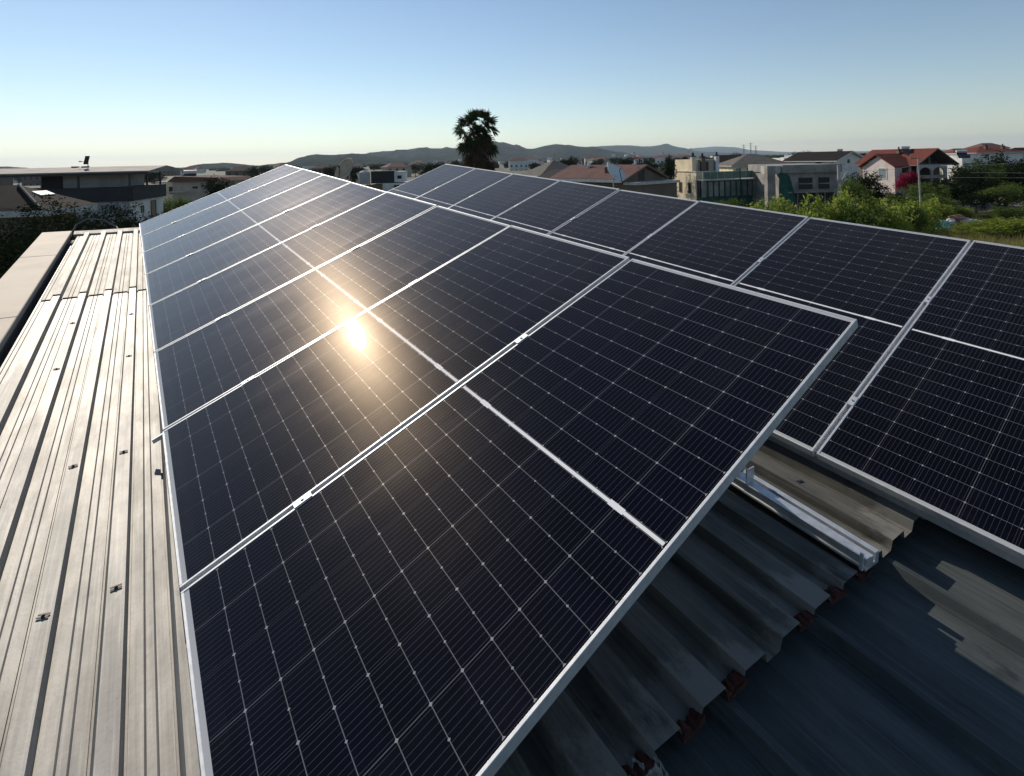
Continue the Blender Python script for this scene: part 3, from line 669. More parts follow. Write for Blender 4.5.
m = MB(); m.add(ins + [p + Vector((0, 0, ev - .29)) for p in ins], [(0, 1, 5, 4), (1, 2, 6, 5), (2, 3, 7, 6), (3, 0, 4, 7), (4, 5, 6, 7)]); m.build('wall', M['brown_wall'], h2)

for i, (px, Y, top, w, mt, lab) in enumerate([(10, 15.5, 232, 4.2, 'leaf_dark', 'dark leafy tree at the left edge beside the beige coping'), (62, 19.5, 214, 4.0, 'leaf_dark', 'dark leafy tree in front of the pale eaves board'),
        (100, 20.5, 211, 3.4, 'leaf_dark', 'dark leafy tree below the terrace house, behind the cable loop'), (128, 24, 214, 3.2, 'leaf_dark', 'dark shrub right at the far roof corner under the paler lit side wall'),
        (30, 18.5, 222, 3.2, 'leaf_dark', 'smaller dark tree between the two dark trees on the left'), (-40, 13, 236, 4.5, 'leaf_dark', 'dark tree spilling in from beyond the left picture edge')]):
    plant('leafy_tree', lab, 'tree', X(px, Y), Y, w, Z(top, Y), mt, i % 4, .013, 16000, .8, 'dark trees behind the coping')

h3 = empty('cream_house', 'low cream house with a flat reddish roof beyond the terrace house', 'house', loc=(X(172, 70), 70, 0), rz=R(-6))
bx(h3, 'wall', M['beige_wall'], 0, 6.4, 0, 6, 0, Z(182, 70)); bx(h3, 'wing_wall', M['cream'], -3.0, -.01, .8, 6, 0, Z(181.5, 70)); bx(h3, 'ledge', M['fascia'], -.5, 2.2, -.35, -.004, Z(192.5, 70), Z(191.5, 70))
m = MB(); zr = Z(182, 70) + .004; m.prism([(-.5, zr), (7.0, zr), (6.4, zr + .45), (.6, zr + .7)], -.4, 6.4); m.build('roof', M['tile_pink'], h3)
window(h3, -2.0, .798, Z(194, 70), .8, 1.0, 0, 'dark_frame', 'pane', 0); window(h3, -.75, .798, Z(194, 70), .7, .9, 0, 'dark_frame', 'pane', 0); window(h3, 3.1, -.002, Z(189, 70), .7, .28, 0, 'dark_frame', 'pane', 0)
window(h3, 5.2, -.002, Z(190, 70), .8, 1.1, 0, 'dark_frame', 'pane', 0)
heater('dark tilted water heater on the reddish roof of the low cream house', (X(186, 71), 71.5, Z(181, 71)), R(20), .8)
plant('leafy_tree', 'dark tree at the right end of the low cream house', 'tree', X(222, 62), 62, 3.6, Z(181, 62), 'leaf_dark', 1, .028, 5200, 1.2)
plant('leafy_tree', 'dark bush in front of the low cream house, left of its corner', 'tree', X(172, 58), 58, 2.6, Z(196, 58), 'leaf_mid', 2, .04, 2600, .4)

# ------------------------------------------------------------------ middle: dishes, palm, roofs
h4 = empty('flat_roofed_house', 'small flat roofed white house with its shaded left face painted dark, beyond the beige dish', 'house', loc=(X(394, 60), 60, 0), rz=R(4))
z0, z1 = Z(182, 60), Z(171.5, 60)
bx(h4, 'upper_wall', M['white'], 0, 1.0, 0, 3, z0, z1); bx(h4, 'dark_wall_and_shade', M['dark_wall'], -2.5, -.004, -.02, 3, z0 - .1, z1 + .08); bx(h4, 'lower_wall', M['white'], -1.2, 2.2, -.4, 4, 0, z0 - .104); bx(h4, 'lean_to', M['brown_wall'], -4.2, -1.205, -.2, 3, 0, Z(184, 60))  # dark box colours in the shaded left side of this white house
window(h4, .55, -.002, z0 + .35, .45, .35, 0, 'dark_frame', 'pane', 0); window(h4, .3, -.402, Z(189.5, 60), .6, .5, 0, 'dark_frame', 'pane', 0)
m = MB(); m.tube((-3.2, -.5, Z(188, 60)), (-3.9, -.5, Z(172, 60)), .07); m.build('ladder_pole', M['white_frame'], h4)
dish('large beige satellite dish seen side on above the far end of the front row', (X(349, 24), 24, Z(172.6, 24)), .56, R(-38), R(28), 'dish_beige', 3.0)
wt = empty('water_tank', 'small grey rooftop tank beside the beige dish', 'tank', loc=(X(364, 40), 40, Z(184, 40)))
m = MB(); m.tube((0, 0, 0), (0, 0, .85), .42, .40, 14); m.tube((0, 0, .85), (0, 0, .98), .40, .15, 14); m.build('tank_body', M['grey_wall'], wt)
m = MB(); [m.tube((sx * .3, sy * .3, -Z(184, 40)), (sx * .3, sy * .3, 0), .04) for sx in (-1, 1) for sy in (-1, 1)]; m.build('stand', M['dark_frame'], wt)
dish('white satellite dish tilted on a short mast before the pink tiled roof', (X(613, 29), 29, Z(176, 29)), .56, R(38), R(38), 'dish_pale', 4.6)

# palm: ringed trunk, skirt of dead fronds, crown of fan fronds
PX, PY_ = X(478, 43), 43
palm = empty('palm_tree', 'tall fan palm with a shaggy skirt of dead fronds against the sky', 'palm', loc=(PX, PY_, 0))
m = MB(); zt = Z(138, 43)
for k in range(14):
    a, b = zt * k / 14, zt * (k + 1) / 14; m.tube((0, 0, a), (0, 0, b), .42 - .008 * k, .40 - .008 * k, 12)
m.build('trunk', M['bark'], palm)
rd = random.Random(5)
def fan(m, base, d, length, fanr, droop, k=22, wd=.05):
    d = d.normalized(); tip = base + d * length - Vector((0, 0, droop * length * .25)); m.tube(base, tip, .022, .014, 5)
    dd = (tip - base).normalized(); side = dd.cross(Vector((0, 0, 1)))
    side = side.normalized() if side.length > .05 else Vector((1, 0, 0)); side = Matrix.Rotation(rd.uniform(-1.1, 1.1), 3, dd) @ side; up = side.cross(dd)
    for i in range(k):
        a = (-1 + 2 * i / (k - 1)) * R(84); ld = (dd * math.cos(a) + side * math.sin(a) + up * rd.uniform(-.12, .22)).normalized()
        L_ = fanr * (1 - .25 * abs(a) / 2) * rd.uniform(.85, 1.1); mid = tip + ld * L_ * .6; end = mid + (ld - Vector((0, 0, .45 + droop * .9))).normalized() * L_ * .5
        w_ = ld.cross(up).normalized() * wd
        m.add([tip, mid - w_, end, mid + w_], [(0, 1, 2, 3)])
m = MB(); top = Vector((0, 0, zt + .25))
for k in range(44):
    el = R(-38 + 122 * ((k * .7548) % 1)); a = k * 2.39996 + rd.uniform(-.3, .3)
    d = Vector((math.cos(a) * math.cos(el), math.sin(a) * math.cos(el), math.sin(el)))
    fan(m, top, d, rd.uniform(1.0, 1.5), rd.uniform(.62, .9), max(0, .32 - el * .4), 20, .055)
for k in range(24):
    el = R(rd.uniform(-30, 75)); a = rd.uniform(0, 6.28)
    fan(m, top - Vector((0, 0, .25)), Vector((math.cos(a) * math.cos(el), math.sin(a) * math.cos(el), math.sin(el))), rd.uniform(.3, .75), rd.uniform(.55, .8), .2, 18, .055)
m.build('crown', M['frond'], palm, fixn=False)
m = MB()
for k in range(130):
    a = rd.uniform(0, 6.28); z_ = zt + .55 - rd.uniform(0, 3.0); q = .45
    d = Vector((math.cos(a), math.sin(a), rd.uniform(-1.3, -.5))); fan(m, Vector((q * math.cos(a), q * math.sin(a), z_)), d, rd.uniform(.35, .7), rd.uniform(.6, .95), 1.3, 9, .045)
m.build('skirt', M['dead_frond'], palm, fixn=False)

h5 = empty('grey_roofed_house', 'wide grey hip roofed house in the middle distance left of the pink tiled roof', 'house', loc=(X(565, 84), 84, 0), rz=R(22))
bx(h5, 'wall', M['white'], -4.0, 4.0, 0, 8, 0, Z(175.5, 84)); roof(h5, -4.0, 4.0, 0, 8, Z(175, 84), 2.35, 'tile_grey')
window(h5, -1.5, -.002, .9, 1.2, 1.1); window(h5, 1.8, -.002, .9, 1.2, 1.1)
for x in (-1.0, -.2, .8): chimney(h5, x, 1.6, Z(172, 84), Z(170.6, 84), .3, 'brown_wall')
hb = empty('dark_roofed_shed', 'dark sloping roof between the grey hip roof and the pink tiled roof', 'shed', loc=(X(572, 60), 60, 0), rz=R(18))
gable_wall(hb, -3, 3.2, 0, 5, 0, Z(181, 60), 1.2, 'brown_wall'); roof(hb, -3, 3.2, 0, 5, Z(181, 60) + .02, 1.28, 'tile_dark', 'gable', .3, 'y', 'wood')

# pink tiled house with a brown gable end
D6 = 46
h6 = empty('pink_tiled_house', 'house with a faded red tiled slope and a dark brown gable end', 'house', loc=(X(644, D6), D6, 0), rz=R(38))
hw, zE, zR = 2.45, Z(178, D6), Z(166.3, D6)
gable_wall(h6, -hw, hw, 0, 8.5, 0, zE - .03, zR - zE - .05, 'brown_wall')
rf = roof(h6, -hw, hw, 0, 8.5, zE, zR - zE + .16, 'tile_pink', 'gable', .38, 'y', 'brown_wall')
window(h6, -.4, -.002, Z(180, D6), .75, 1.05, 0, 'dark_frame', 'pane', 0)
bx(h6, 'balcony_slab', M['fascia'], -hw - .2, hw + .5, -1.4, -.004, Z(183.5, D6), Z(181, D6)); bx(h6, 'balcony_wall', M['brown_wall'], -hw, hw + .3, -1.2, -.006, 0, Z(183.6, D6))
chimney(h6, -1.5, 2.6, zE, Z(166.5, D6), .5, 'tile_pink', 'white'); chimney(h6, .3, 1.2, zR - .8, Z(164.8, D6), .34, 'white', 'white'); chimney(h6, -.5, 6, zR - .8, Z(164.5, 52), .34, 'white', 'white'); chimney(h6, .15, .62, zR - .9, Z(164, D6), .3, 'dark_wall')
bx(h6, 'eaves_gutter', M['white_frame'], -hw - .52, -hw - .40, 0, 8.6, zE - .28, zE - .05)
plant('cypress_tree', 'slim dark cypress between the brown gable and the cream house', 'tree', X(667, 58), 58, 1.5, Z(160.5, 58), 'leaf_dark', 3, .028, 5200, .3)

# ------------------------------------------------------------------ cream house with glazed balcony
D7 = 55
h7 = empty('cream_villa', 'cream house with a chimneyed roof tower and a long green glazed balcony', 'house', loc=(X(696, D7), D7, 0), rz=R(11))
zt7 = Z(172.3, D7); xb = 0.; k7 = .90; xe = (X(767, D7) - X(696, D7)) * k7; xt = (X(726.5, D7) - X(696, D7)) * k7
bx(h7, 'wall', M['cream'], -.02, 1.6, 0, 4.6, 0, zt7)
bx(h7, 'parapet', M['fascia'], -.08, 1.66, -.06, 4.66, zt7 + .002, zt7 + .09)
for yy_ in (3.3, 1.35): window(h7, -.023, yy_, Z(194, D7), .62, 1.1, R(-90), 'brown_wall', 'pane', 0)
bx(h7, 'tower_wall', M['cream'], xb + .25, xt, 1.2, 5, zt7 - .6, Z(159.5, D7))
bx(h7, 'tower_wing', M['beige_wall'], xt - 1.9, xt - .002, 1.15, 1.198, zt7 - .5, Z(160, D7))
window(h7, X(713.5, D7) - X(696, D7), 1.148, Z(172, D7), .5, 1.0, 0, 'dark_frame', 'pane', 0); window(h7, X(723.5, D7) - X(696, D7), 1.148, Z(171, D7), .28, .85, 0, 'dark_frame', 'pane', 0)
for px, top, w, mt in ((698, 156.6, .42, 'cream'), (708.5, 157.6, .42, 'brown_wall'), (724.5, 156.4, .36, 'white')):
    chimney(h7, X(px, D7) - X(696, D7), 1.0, zt7 - .4, Z(top, D7), w, mt, 'dark_wall')
bx(h7, 'balcony_slab', M['fascia'], xb + .02, xe, -1.2, 3, Z(180.6, D7), Z(179.4, D7))
zr0, zr1 = Z(179.3, D7), Z(172.2, D7)
m = MB(); nP = 8
for k in range(nP): a = xb + .12 + (xe - xb - .2) * k / nP; m.box(a, a + (xe - xb - .2) / nP - .05, -1.13, -1.11, zr0 + .05, zr1); 
m.build('glass_railing', M['green_glass'], h7)
m = MB(); m.box(xb + .1, xe - .06, -1.15, -1.09, zr1 + .002, zr1 + .05); [m.box(xb + .07 + (xe - xb - .2) * k / nP, xb + .11 + (xe - xb - .2) * k / nP, -1.15, -1.09, zr0, zr1) for k in range(nP + 1)]; m.build('handrail', M['fascia'], h7)
bx(h7, 'glazed_wing', M['green_net'], xb + .02, xe - .02, -.9, 6, 0, Z(197, D7)); bx(h7, 'wing_core', M['dark_wall'], xb + .05, xe - .02, -.6, 6, Z(197, D7) + .002, Z(180.7, D7))
nW = 10; wW = (xe - xb - .2) / nW
for k in range(nW): window(h7, xb + .12 + wW * (k + .5), -.80, Z(196.9, D7), wW * .94, Z(181.2, D7) - Z(196.9, D7), 0, 'green_net', 'pane_pale', 0)
m = MB(); m.tube((X(736, D7) - X(696, D7), -1.3, 0), (X(736, D7) - X(696, D7), -1.3, Z(168.5, D7)), .05); m.build('downpipe', M['green_net'], h7)
bx(h7, 'corner_pillar', M['pane_pale'], xb + .03, xb + .42, -1.0, -.91, Z(197, D7), Z(180.7, D7))

# house with grey roof behind
D8 = 92
h8 = empty('grey_hip_roof_house', 'cream walled house with a low grey hip roof behind the glazed balcony', 'house', loc=(X(733, D8), D8, 0))
bx(h8, 'wall', M['cream'], 0, 9.5, 0, 8, 0, Z(166.3, D8)); roof(h8, 0, 9.5, 0, 8, Z(165.8, D8), 1.95, 'tile_grey', oh=.5)
window(h8, 3.3, -.002, Z(177, D8), 2.2, 1.5, 0, 'white_frame', 'green_glass', 1); window(h8, .8, -.002, Z(177, D8), .9, 1.5, 0, 'white_frame', 'green_glass', 0)
h9 = empty('dark_roof_house', 'dark tiled roof slope behind the tower of the cream house', 'house', loc=(X(716, 112), 112, 0), rz=R(-4))
bx(h9, 'wall', M['beige_wall'], -2, 9, 0, 8, 0, Z(166, 112)); roof(h9, -2, 9, 0, 8, Z(165.5, 112), 2.1, 'tile_dark')
for i, (px, a, b) in enumerate([(744, 160, 144.5), (751, 160, 142.5), (756, 159, 145.5)]):
    ms = empty('antenna_mast', ['leftmost', 'tallest', 'rightmost'][i] + ' of three thin masts above the grey hip roof', 'mast', loc=(X(px, 120), 120, 0), group='masts above the grey roof')
    m = MB(); m.tube((0, 0, 0), (0, 0, Z(b, 120)), .06); m.build('pole', M['dark_frame'], ms)
    m = MB(); [m.box(-.55 + .1 * k, .55 - .1 * k, -.02, .02, Z(b, 120) - .3 - .45 * k, Z(b, 120) - .25 - .45 * k) for k in range(4)]; m.build('crossbars', M['dark_frame'], ms)

# unfinished concrete building with green netting
DA = 49
hA = empty('concrete_building', 'unfinished grey concrete building with dark openings and green netting', 'building', loc=(X(767, DA), DA, 0))
w_ = X(838, DA) - X(767, DA); ztop = Z(165.4, DA); zb = Z(173.5, DA)
bx(hA, 'roof_slab', M['concrete'], 1.2, w_ + .15, -.3, 7, zb, ztop); bx(hA, 'pillar', M['concrete'], -.2, .5, -.45, .2, 0, Z(166, DA)); bx(hA, 'pale_block', M['fascia'], -.05, 1.18, -.1, 1.2, Z(174, DA), Z(166, DA))
bx(hA, 'wall', M['concrete'], 1.3, w_, .02, 6.8, 0, zb - .003)
for a, b in ((798, 812), (818, 829)):
    x0, x1 = X(a, DA) - X(767, DA), X(b, DA) - X(767, DA)
    o = bx(hA, 'window_opening', M['dark_wall'], x0, x1, -.01, .016, Z(190, DA), Z(178.5, DA)); bx(o, 'rail_bar', M['concrete'], x0, x1, -.05, -.012, Z(185, DA), Z(184, DA))  # dark slab colours in the shade of an empty window
bx(hA, 'ledge', M['concrete'], 1.4, w_ - .1, -.5, .017, Z(193.2, DA), Z(192, DA)); bx(hA, 'dark_ground_floor', M['dark_wall'], 1.9, w_ - .2, -.02, .018, 0, Z(193.3, DA))  # dark sheet stands for the shaded open ground floor
for k in range(5): m = MB(); x = 2.4 + k * .8; m.tube((x + .2 * (k % 3 - 1), -.6, 0), (x, -.55, Z(193.3, DA)), .05); m.build('timber_prop', M['wood'], hA)
m = MB(); vs = []; fs = []; NX, NZ = 12, 9
for i in range(NX):
    for j in range(NZ):
        u, v = i / (NX - 1), j / (NZ - 1); vs.append((.75 + 1.55 * u * (.55 + .45 * (1 - v)) + .1 * v, -.52 + .10 * math.sin(u * 9 + v * 3), Z(204, DA) + (Z(172.5 + 4 * u * u, DA) - Z(204, DA)) * v))
for i in range(NX - 1):
    for j in range(NZ - 1): fs.append((i * NZ + j, (i + 1) * NZ + j, (i + 1) * NZ + j + 1, i * NZ + j + 1))
m.add(vs, fs); m.build('netting', M['green_net'], hA, smooth=True)
pl = empty('braced_pole', 'pale concrete pole with two slanting braces at the right of the concrete building', 'pole', loc=(X(838.5, 47), 47, 0))
m = MB(); m.tube((0, 0, 0), (0, 0, Z(165, 47)), .17, .13, 10); m.build('shaft', M['pole'], pl)
m = MB(); m.tube((.1, 0, Z(185, 47)), (.62, 0, Z(173, 47)), .06); m.build('brace', M['pole'], pl)
m = MB(); m.tube((.25, .15, Z(187, 47)), (.85, .15, Z(172, 47)), .05); m.build('brace', M['pole'], pl)

# white houses on the skyline
hB = empty('white_flat_house', 'white flat roofed house on the skyline behind the concrete building', 'house', loc=(X(784, 105), 105, 0))
bx(hB, 'wall', M['white'], 0, X(789, 105) - X(784, 105), 0, 6, 0, Z(158, 105)); bx(hB, 'tower_wall', M['white'], 1.9, 2.9, -.2, 5.6, 0, Z(157.5, 105)); bx(hB, 'main_wall', M['grey_wall'], 2.905, X(819, 105) - X(784, 105), .2, 6, 0, Z(155.2, 105)); bx(hB, 'dark_gap', M['dark_wall'], .96, 1.895, .6, 5.5, 0, Z(160, 105))  # dark box stands for the shade in the gap between walls
window(hB, 4.6, .198, Z(161.5, 105), .8, .9, 0, 'white_frame', 'pane', 0)
hC = empty('gabled_white_house', 'white gabled house with a dark roof slope on the skyline', 'house', loc=(X(850, 88), 88, 0), rz=R(24))
gable_wall(hC, -3.4, 3.4, 0, 9, 0, Z(160.5, 88), 1.35, 'white'); roof(hC, -3.4, 3.4, 0, 9, Z(160.4, 88) + .02, 1.5, 'tile_dark', 'gable', .6, 'y', 'white_frame')
window(hC, -.4, -.002, Z(163, 88), .5, .6, 0, 'dark_frame', 'pane', 0); window(hC, -3.402, 3, Z(165.5, 88), 1.2, .9, R(-90), 'white_frame', 'pane', 0)
heater('small dark water heater on the dark roof of the gabled white house', (X(842, 92), 92, Z(154, 92)), 0, .5)
hD = empty('rosy_house', 'low rose coloured house between the white gable and the red roof', 'house', loc=(X(876, 98), 98, 0))
bx(hD, 'wall', M['tile_pink'], -2.2, 3, 0, 6, 0, Z(162, 98)); roof(hD, -2.2, 3, 0, 6, Z(161.8, 98), 1.0, 'tile_red'); window(hD, -.8, -.002, Z(166, 98), .9, .9, 0, 'white_frame', 'pane', 0)

# red roofed house with arches
DE = 64
hE = empty('red_roofed_house', 'white house with bright red tiled roof, brown gable loft and arched porch', 'house', loc=(X(900, DE), DE, 0), rz=R(8))
def ex_(px): return (X(px, DE) - X(893, DE)) * .90
zW = Z(166.3, DE)
gable_wall(hE, 0, ex_(914), .8, 5.8, 0, zW - .16, Z(153.6, DE) - zW - .12, 'rosy_white', 'x')
roof(hE, 0, ex_(916), .8, 5.8, zW, Z(153.6, DE) - zW, 'tile_red', 'gable', .35, 'x', 'tile_red')
window(hE, -.003, 2.6, Z(180, DE), 1.3, 1.35, R(-90), 'white_frame', 'pane_pale', 0); window(hE, ex_(906), .797, Z(173.5, DE), .85, .75, 0, 'dark_frame', 'pane', 0)
x0, x1 = ex_(914.2), ex_(958)
gable_wall(hE, x0, x1, 1.6, 9, 0, Z(166, DE), Z(152.5, DE) - Z(166, DE), 'brown_wall')
roof(hE, x0, x1, -.1, 9, Z(165.2, DE), Z(149, DE) - Z(165.2, DE), 'tile_red', 'gable', .45, 'y', 'brown_wall')
o = bx(hE, 'loft_opening', M['dark_wall'], ex_(938), ex_(951), 1.55, 1.597, Z(164, DE), Z(157, DE)); bx(o, 'loft_post', M['beige_wall'], ex_(943), ex_(944.6), 1.45, 1.548, Z(165, DE), Z(155.5, DE))  # loft shade put in as a dark slab on the gable
bx(hE, 'loft_floor', M['fascia'], x0, x1 + .2, -.1, 1.595, Z(166.6, DE), Z(165.4, DE))
m = MB(); zA0 = Z(183, DE); zA1 = Z(166.8, DE)                     # porch front with two arched openings
for xa, xb_ in ((ex_(916), ex_(931.5)), (ex_(933.5), ex_(948))):
    N = 12; vs = []; fs = []
    for k in range(N + 1):
        u = k / N; xx = xa + (xb_ - xa) * u; zz = Z(172.2, DE) + (Z(168.2, DE) - Z(172.2, DE)) * math.sin(math.pi * u) ** .6
        vs += [(xx, -.1, zz), (xx, -.1, zA1), (xx, .15, zz), (xx, .15, zA1)]
    for k in range(N): a = k * 4; fs += [(a, a + 4, a + 5, a + 1), (a + 2, a + 3, a + 7, a + 6), (a, a + 2, a + 6, a + 4)]
    m.add(vs, fs)
m.build('arch', M['rosy_white'], hE)
for a, b in ((914.4, 916), (931.5, 933.5), (948, 951)): bx(hE, 'arch_pillar', M['rosy_white'], ex_(a), ex_(b), -.102, .152, 0, zA1 + .001)
bx(hE, 'porch_back', M['dark_wall'], ex_(916), ex_(948), 1.3, 1.592, 0, zA1 - .02); bx(hE, 'porch_rail', M['beige_wall'], ex_(916), ex_(948), -.06, .06, Z(179.5, DE), Z(176, DE))  # porch recess shade painted as a dark backing slab
heater('large white water heater on the red tiled roof', (X(910, 67), 67, Z(154.5, 67)), R(8), .6); heater('small water heater right of the brown gable', (X(964, 70), 70, Z(158, 70)), R(-20), .6)
chimney(hE, .3, 4.6, zW, Z(160.5, DE), .4, 'white', 'white'); chimney(hE, ex_(927), 4, Z(156, DE), Z(150.2, DE), .4, 'brown_wall')
hF = empty('far_red_roof_house', 'cream house with a low red roof at the right end of the skyline', 'house', loc=(X(977, 112), 112, 0))
bx(hF, 'wall', M['white'], 0, 9.5, 0, 8, 0, Z(153, 112)); roof(hF, 0, 9.5, 0, 8, Z(152.8, 112), 1.35, 'tile_red', oh=.6); chimney(hF, 3.5, 2, Z(151, 112), Z(146, 112), .5, 'tile_pink'); chimney(hF, 7, 2, Z(151, 112), Z(146.5, 112), .5, 'tile_pink')
window(hF, 2, -.002, Z(157, 112), 1, .6); window(hF, 5, -.002, Z(157, 112), 1, .6)
hG = empty('pale_skyline_house', 'small pale house with a dark heater between the red roofs', 'house', loc=(X(962, 105), 105, 0))
bx(hG, 'wall', M['white'], 0, 3.2, 0, 5, 0, Z(154.5, 105)); bx(hG, 'roof_slab', M['fascia'], -.15, 3.35, -.15, 5.1, Z(154.5, 105) + .002, Z(153.6, 105)); window(hG, 1.2, -.002, Z(158, 105), .7, .6, 0, 'dark_frame', 'pane', 0)

# utility pole and wires
up = empty('utility_pole', 'thin pale utility pole standing in front of the red roofed house', 'pole', loc=(X(918, 46), 46, 0))
m = MB(); m.tube((.2, 0, 0), (0, 0, Z(157, 46)), .085, .06, 10); m.build('shaft', M['pole'], up); bx(up, 'crossarm', M['wood'], -.7, .1, -.05, .05, Z(158.6, 46), Z(157.6, 46))
def wire(a, b, sag, label):
    m = MB(); N = 16; a = Vector(a); b = Vector(b); p = [a.lerp(b, k / N) - Vector((0, 0, sag * 4 * (k / N) * (1 - k / N))) for k in range(N + 1)]
    for q0, q1 in zip(p, p[1:]): m.tube(q0, q1, .018, n=4, cap=False)
    tag(m.build('power_line', M['pole']), label, 'power line', 'wires beside the utility pole')
wire((X(918, 46), 46, Z(166, 46)), (X(1100, 60), 60, Z(150, 60)), .5, 'wire rising to the right from the utility pole')
wire((X(918, 46), 46, Z(177, 46)), (X(1130, 50), 50, Z(177.5, 50)), .05, 'lower level wire crossing the dark trees at the right')
wire((X(970, 49), 49, Z(172.5, 49)), (X(1130, 49), 49, Z(173, 49)), .03, 'upper level wire crossing the dark trees at the right')
wire((X(838, 47), 47, Z(168, 47)), (X(918, 46), 46, Z(164, 46)), .4, 'wire from the braced pole to the utility pole')

# ------------------------------------------------------------------ vegetation on the right
bush = [(762, 33, 205, 2.6), (774, 31, 203, 2.2), (790, 30, 207, 2.2), (806, 29, 206, 2.4), (822, 30, 204, 2.3), (836, 31, 199, 1.9), (852, 29, 205, 2.4), (866, 31, 200, 2.3), (880, 30, 203, 2.4), (894, 31, 206, 2.0), (906, 32, 199, 2.0), (920, 33, 206, 2.0), (936, 47, 203, 2.4), (952, 49, 205, 2.4)]
bl = ['leftmost bright bush, at the corner of the glazed balcony', 'bright bush below the concrete pillar', 'bright bush in front of the green netting', 'bright bush under the left dark opening of the concrete building', 'bright bush under the right dark opening of the concrete building',
      'bright bush at the foot of the braced pole', 'bright bush just right of the braced pole', 'tall bright bush under the dark tree', 'bright bush left of the white house wall', 'bright bush below the magenta flowers', 'taller bright bush just left of the utility pole',
      'bright bush at the foot of the utility pole', 'bright shrub above the turquoise plastic', 'bright shrub right above the white sack']
for i, ((px, Y, top, w), lab) in enumerate(zip(bush, bl)):
    plant('bush', lab, 'bush', X(px, Y), Y, w, Z(top, Y), 'leaf_mid' if i % 4 == 2 else 'leaf_bright', (i * 3) % 7, .034, 4200, .2, 'bright green bushes beyond the rear row')
dk = [(852, 56, 180, 4.2, 'dark tree right of the braced pole'), (868, 58, 175, 3.8, 'dark tree below the rose coloured house'), (884, 57, 190, 3.2, 'dark tree under the white house wall'), (925, 56, 184, 3.6, 'dark tree below the arched porch, left side'), (945, 57, 180, 3.4, 'dark tree below the right arch of the porch'),
      (962, 58, 168, 4.0, 'dark tree hiding the right side of the arched porch'), (982, 60, 160, 5.0, 'tall dark tree below the far red roof'), (1004, 60, 158.5, 5.0, 'tall dark tree left of the right picture edge'), (1026, 58, 162, 5.0, 'dark tree at the right picture edge'),
      (1000, 53, 186, 3.6, 'dark tree above the pale dry grass'), (975, 54, 190, 3.4, 'dark tree just above the rubble'), (1052, 56, 168, 5.0, 'dark tree partly beyond the right picture edge')]
for i, (px, Y, top, w, lab) in enumerate(dk):
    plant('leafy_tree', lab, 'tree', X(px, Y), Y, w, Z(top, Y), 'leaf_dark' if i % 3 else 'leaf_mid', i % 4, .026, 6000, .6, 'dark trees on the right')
md = [(1008, 47, 207, 2.4, 'mid green shrub left of the right edge, above dry grass'), (1032, 46, 203, 2.4, 'mid green shrub cut by the right picture edge'), (990, 49, 213, 1.8, 'small mid green shrub right of the pale rubble'), (958, 50, 211, 2.6, 'olive shrub left of the rubble'), (905, 48, 195, 3.0, 'olive shrub behind the utility pole'), (940, 50, 197, 2.8, 'olive shrub right of the utility pole'), (712, 47, 199, 2.2, 'small shrub in front of the glazed balcony'), (728, 46, 201, 2.0, 'smaller shrub right of the one before the glazed balcony')]
for i, (px, Y, top, w, lab) in enumerate(md):
    plant('shrub', lab, 'shrub', X(px, Y), Y, w, Z(top, Y), 'leaf_mid', i % 4, .036, 3600, .2, 'mid green shrubs on the right')
for i, (px, Y, top, w, lab) in enumerate([(968, 41, 226, 2.4, 'low yellow green weeds just above the rear row, right of the turquoise plastic'), (984, 42, 219, 2.8, 'low yellow green weeds below the small mid green shrub'), (1002, 41, 223, 3.0, 'low yellow green weeds left of the small pale rubble'), (1022, 40, 217, 3.2, 'low yellow green weeds cut by the right picture edge')]):
    plant('weed_clump', lab, 'weeds', X(px, Y), Y, w, Z(top, Y), 'leaf_bright', (i * 2) % 7, .04, 2600, .05, 'yellow green weeds on the waste ground')
for i, (px, Y, top, w, lab) in enumerate([(903, 63, 175, 1.7, 'magenta flowering bush against the white house wall'), (913, 62.6, 173.5, 1.5, 'magenta flowering bush under the small dark window')]):
    plant('flowering_bush', lab, 'flowering bush', X(px, Y), Y, w, Z(top, Y), 'flower', i, .045, 2600, 2.4, 'magenta flowers on the white house')
for i, (px, top) in enumerate([(868, 155), (873, 154.5), (896, 154.8), (880, 156), (760, 157), (802, 153.6), (1018, 150), (1035, 149)]):
    plant('leafy_tree', ['round dark tree on the skyline behind the rose coloured house', 'second round dark tree behind the rose coloured house', 'dark treetop behind the left end of the red roof', 'low dark treetop left of the red roof', 'dark treetop behind the grey hip roof', 'dark treetop above the white flat roofed house',
          'dark treetop right of the far red roof', 'dark treetop beyond the right picture edge'][i], 'tree', X(px, 125), 125, 5, Z(top, 125), 'leaf_dark', i % 4, .026, 6000, 1.5, 'treetops on the skyline')

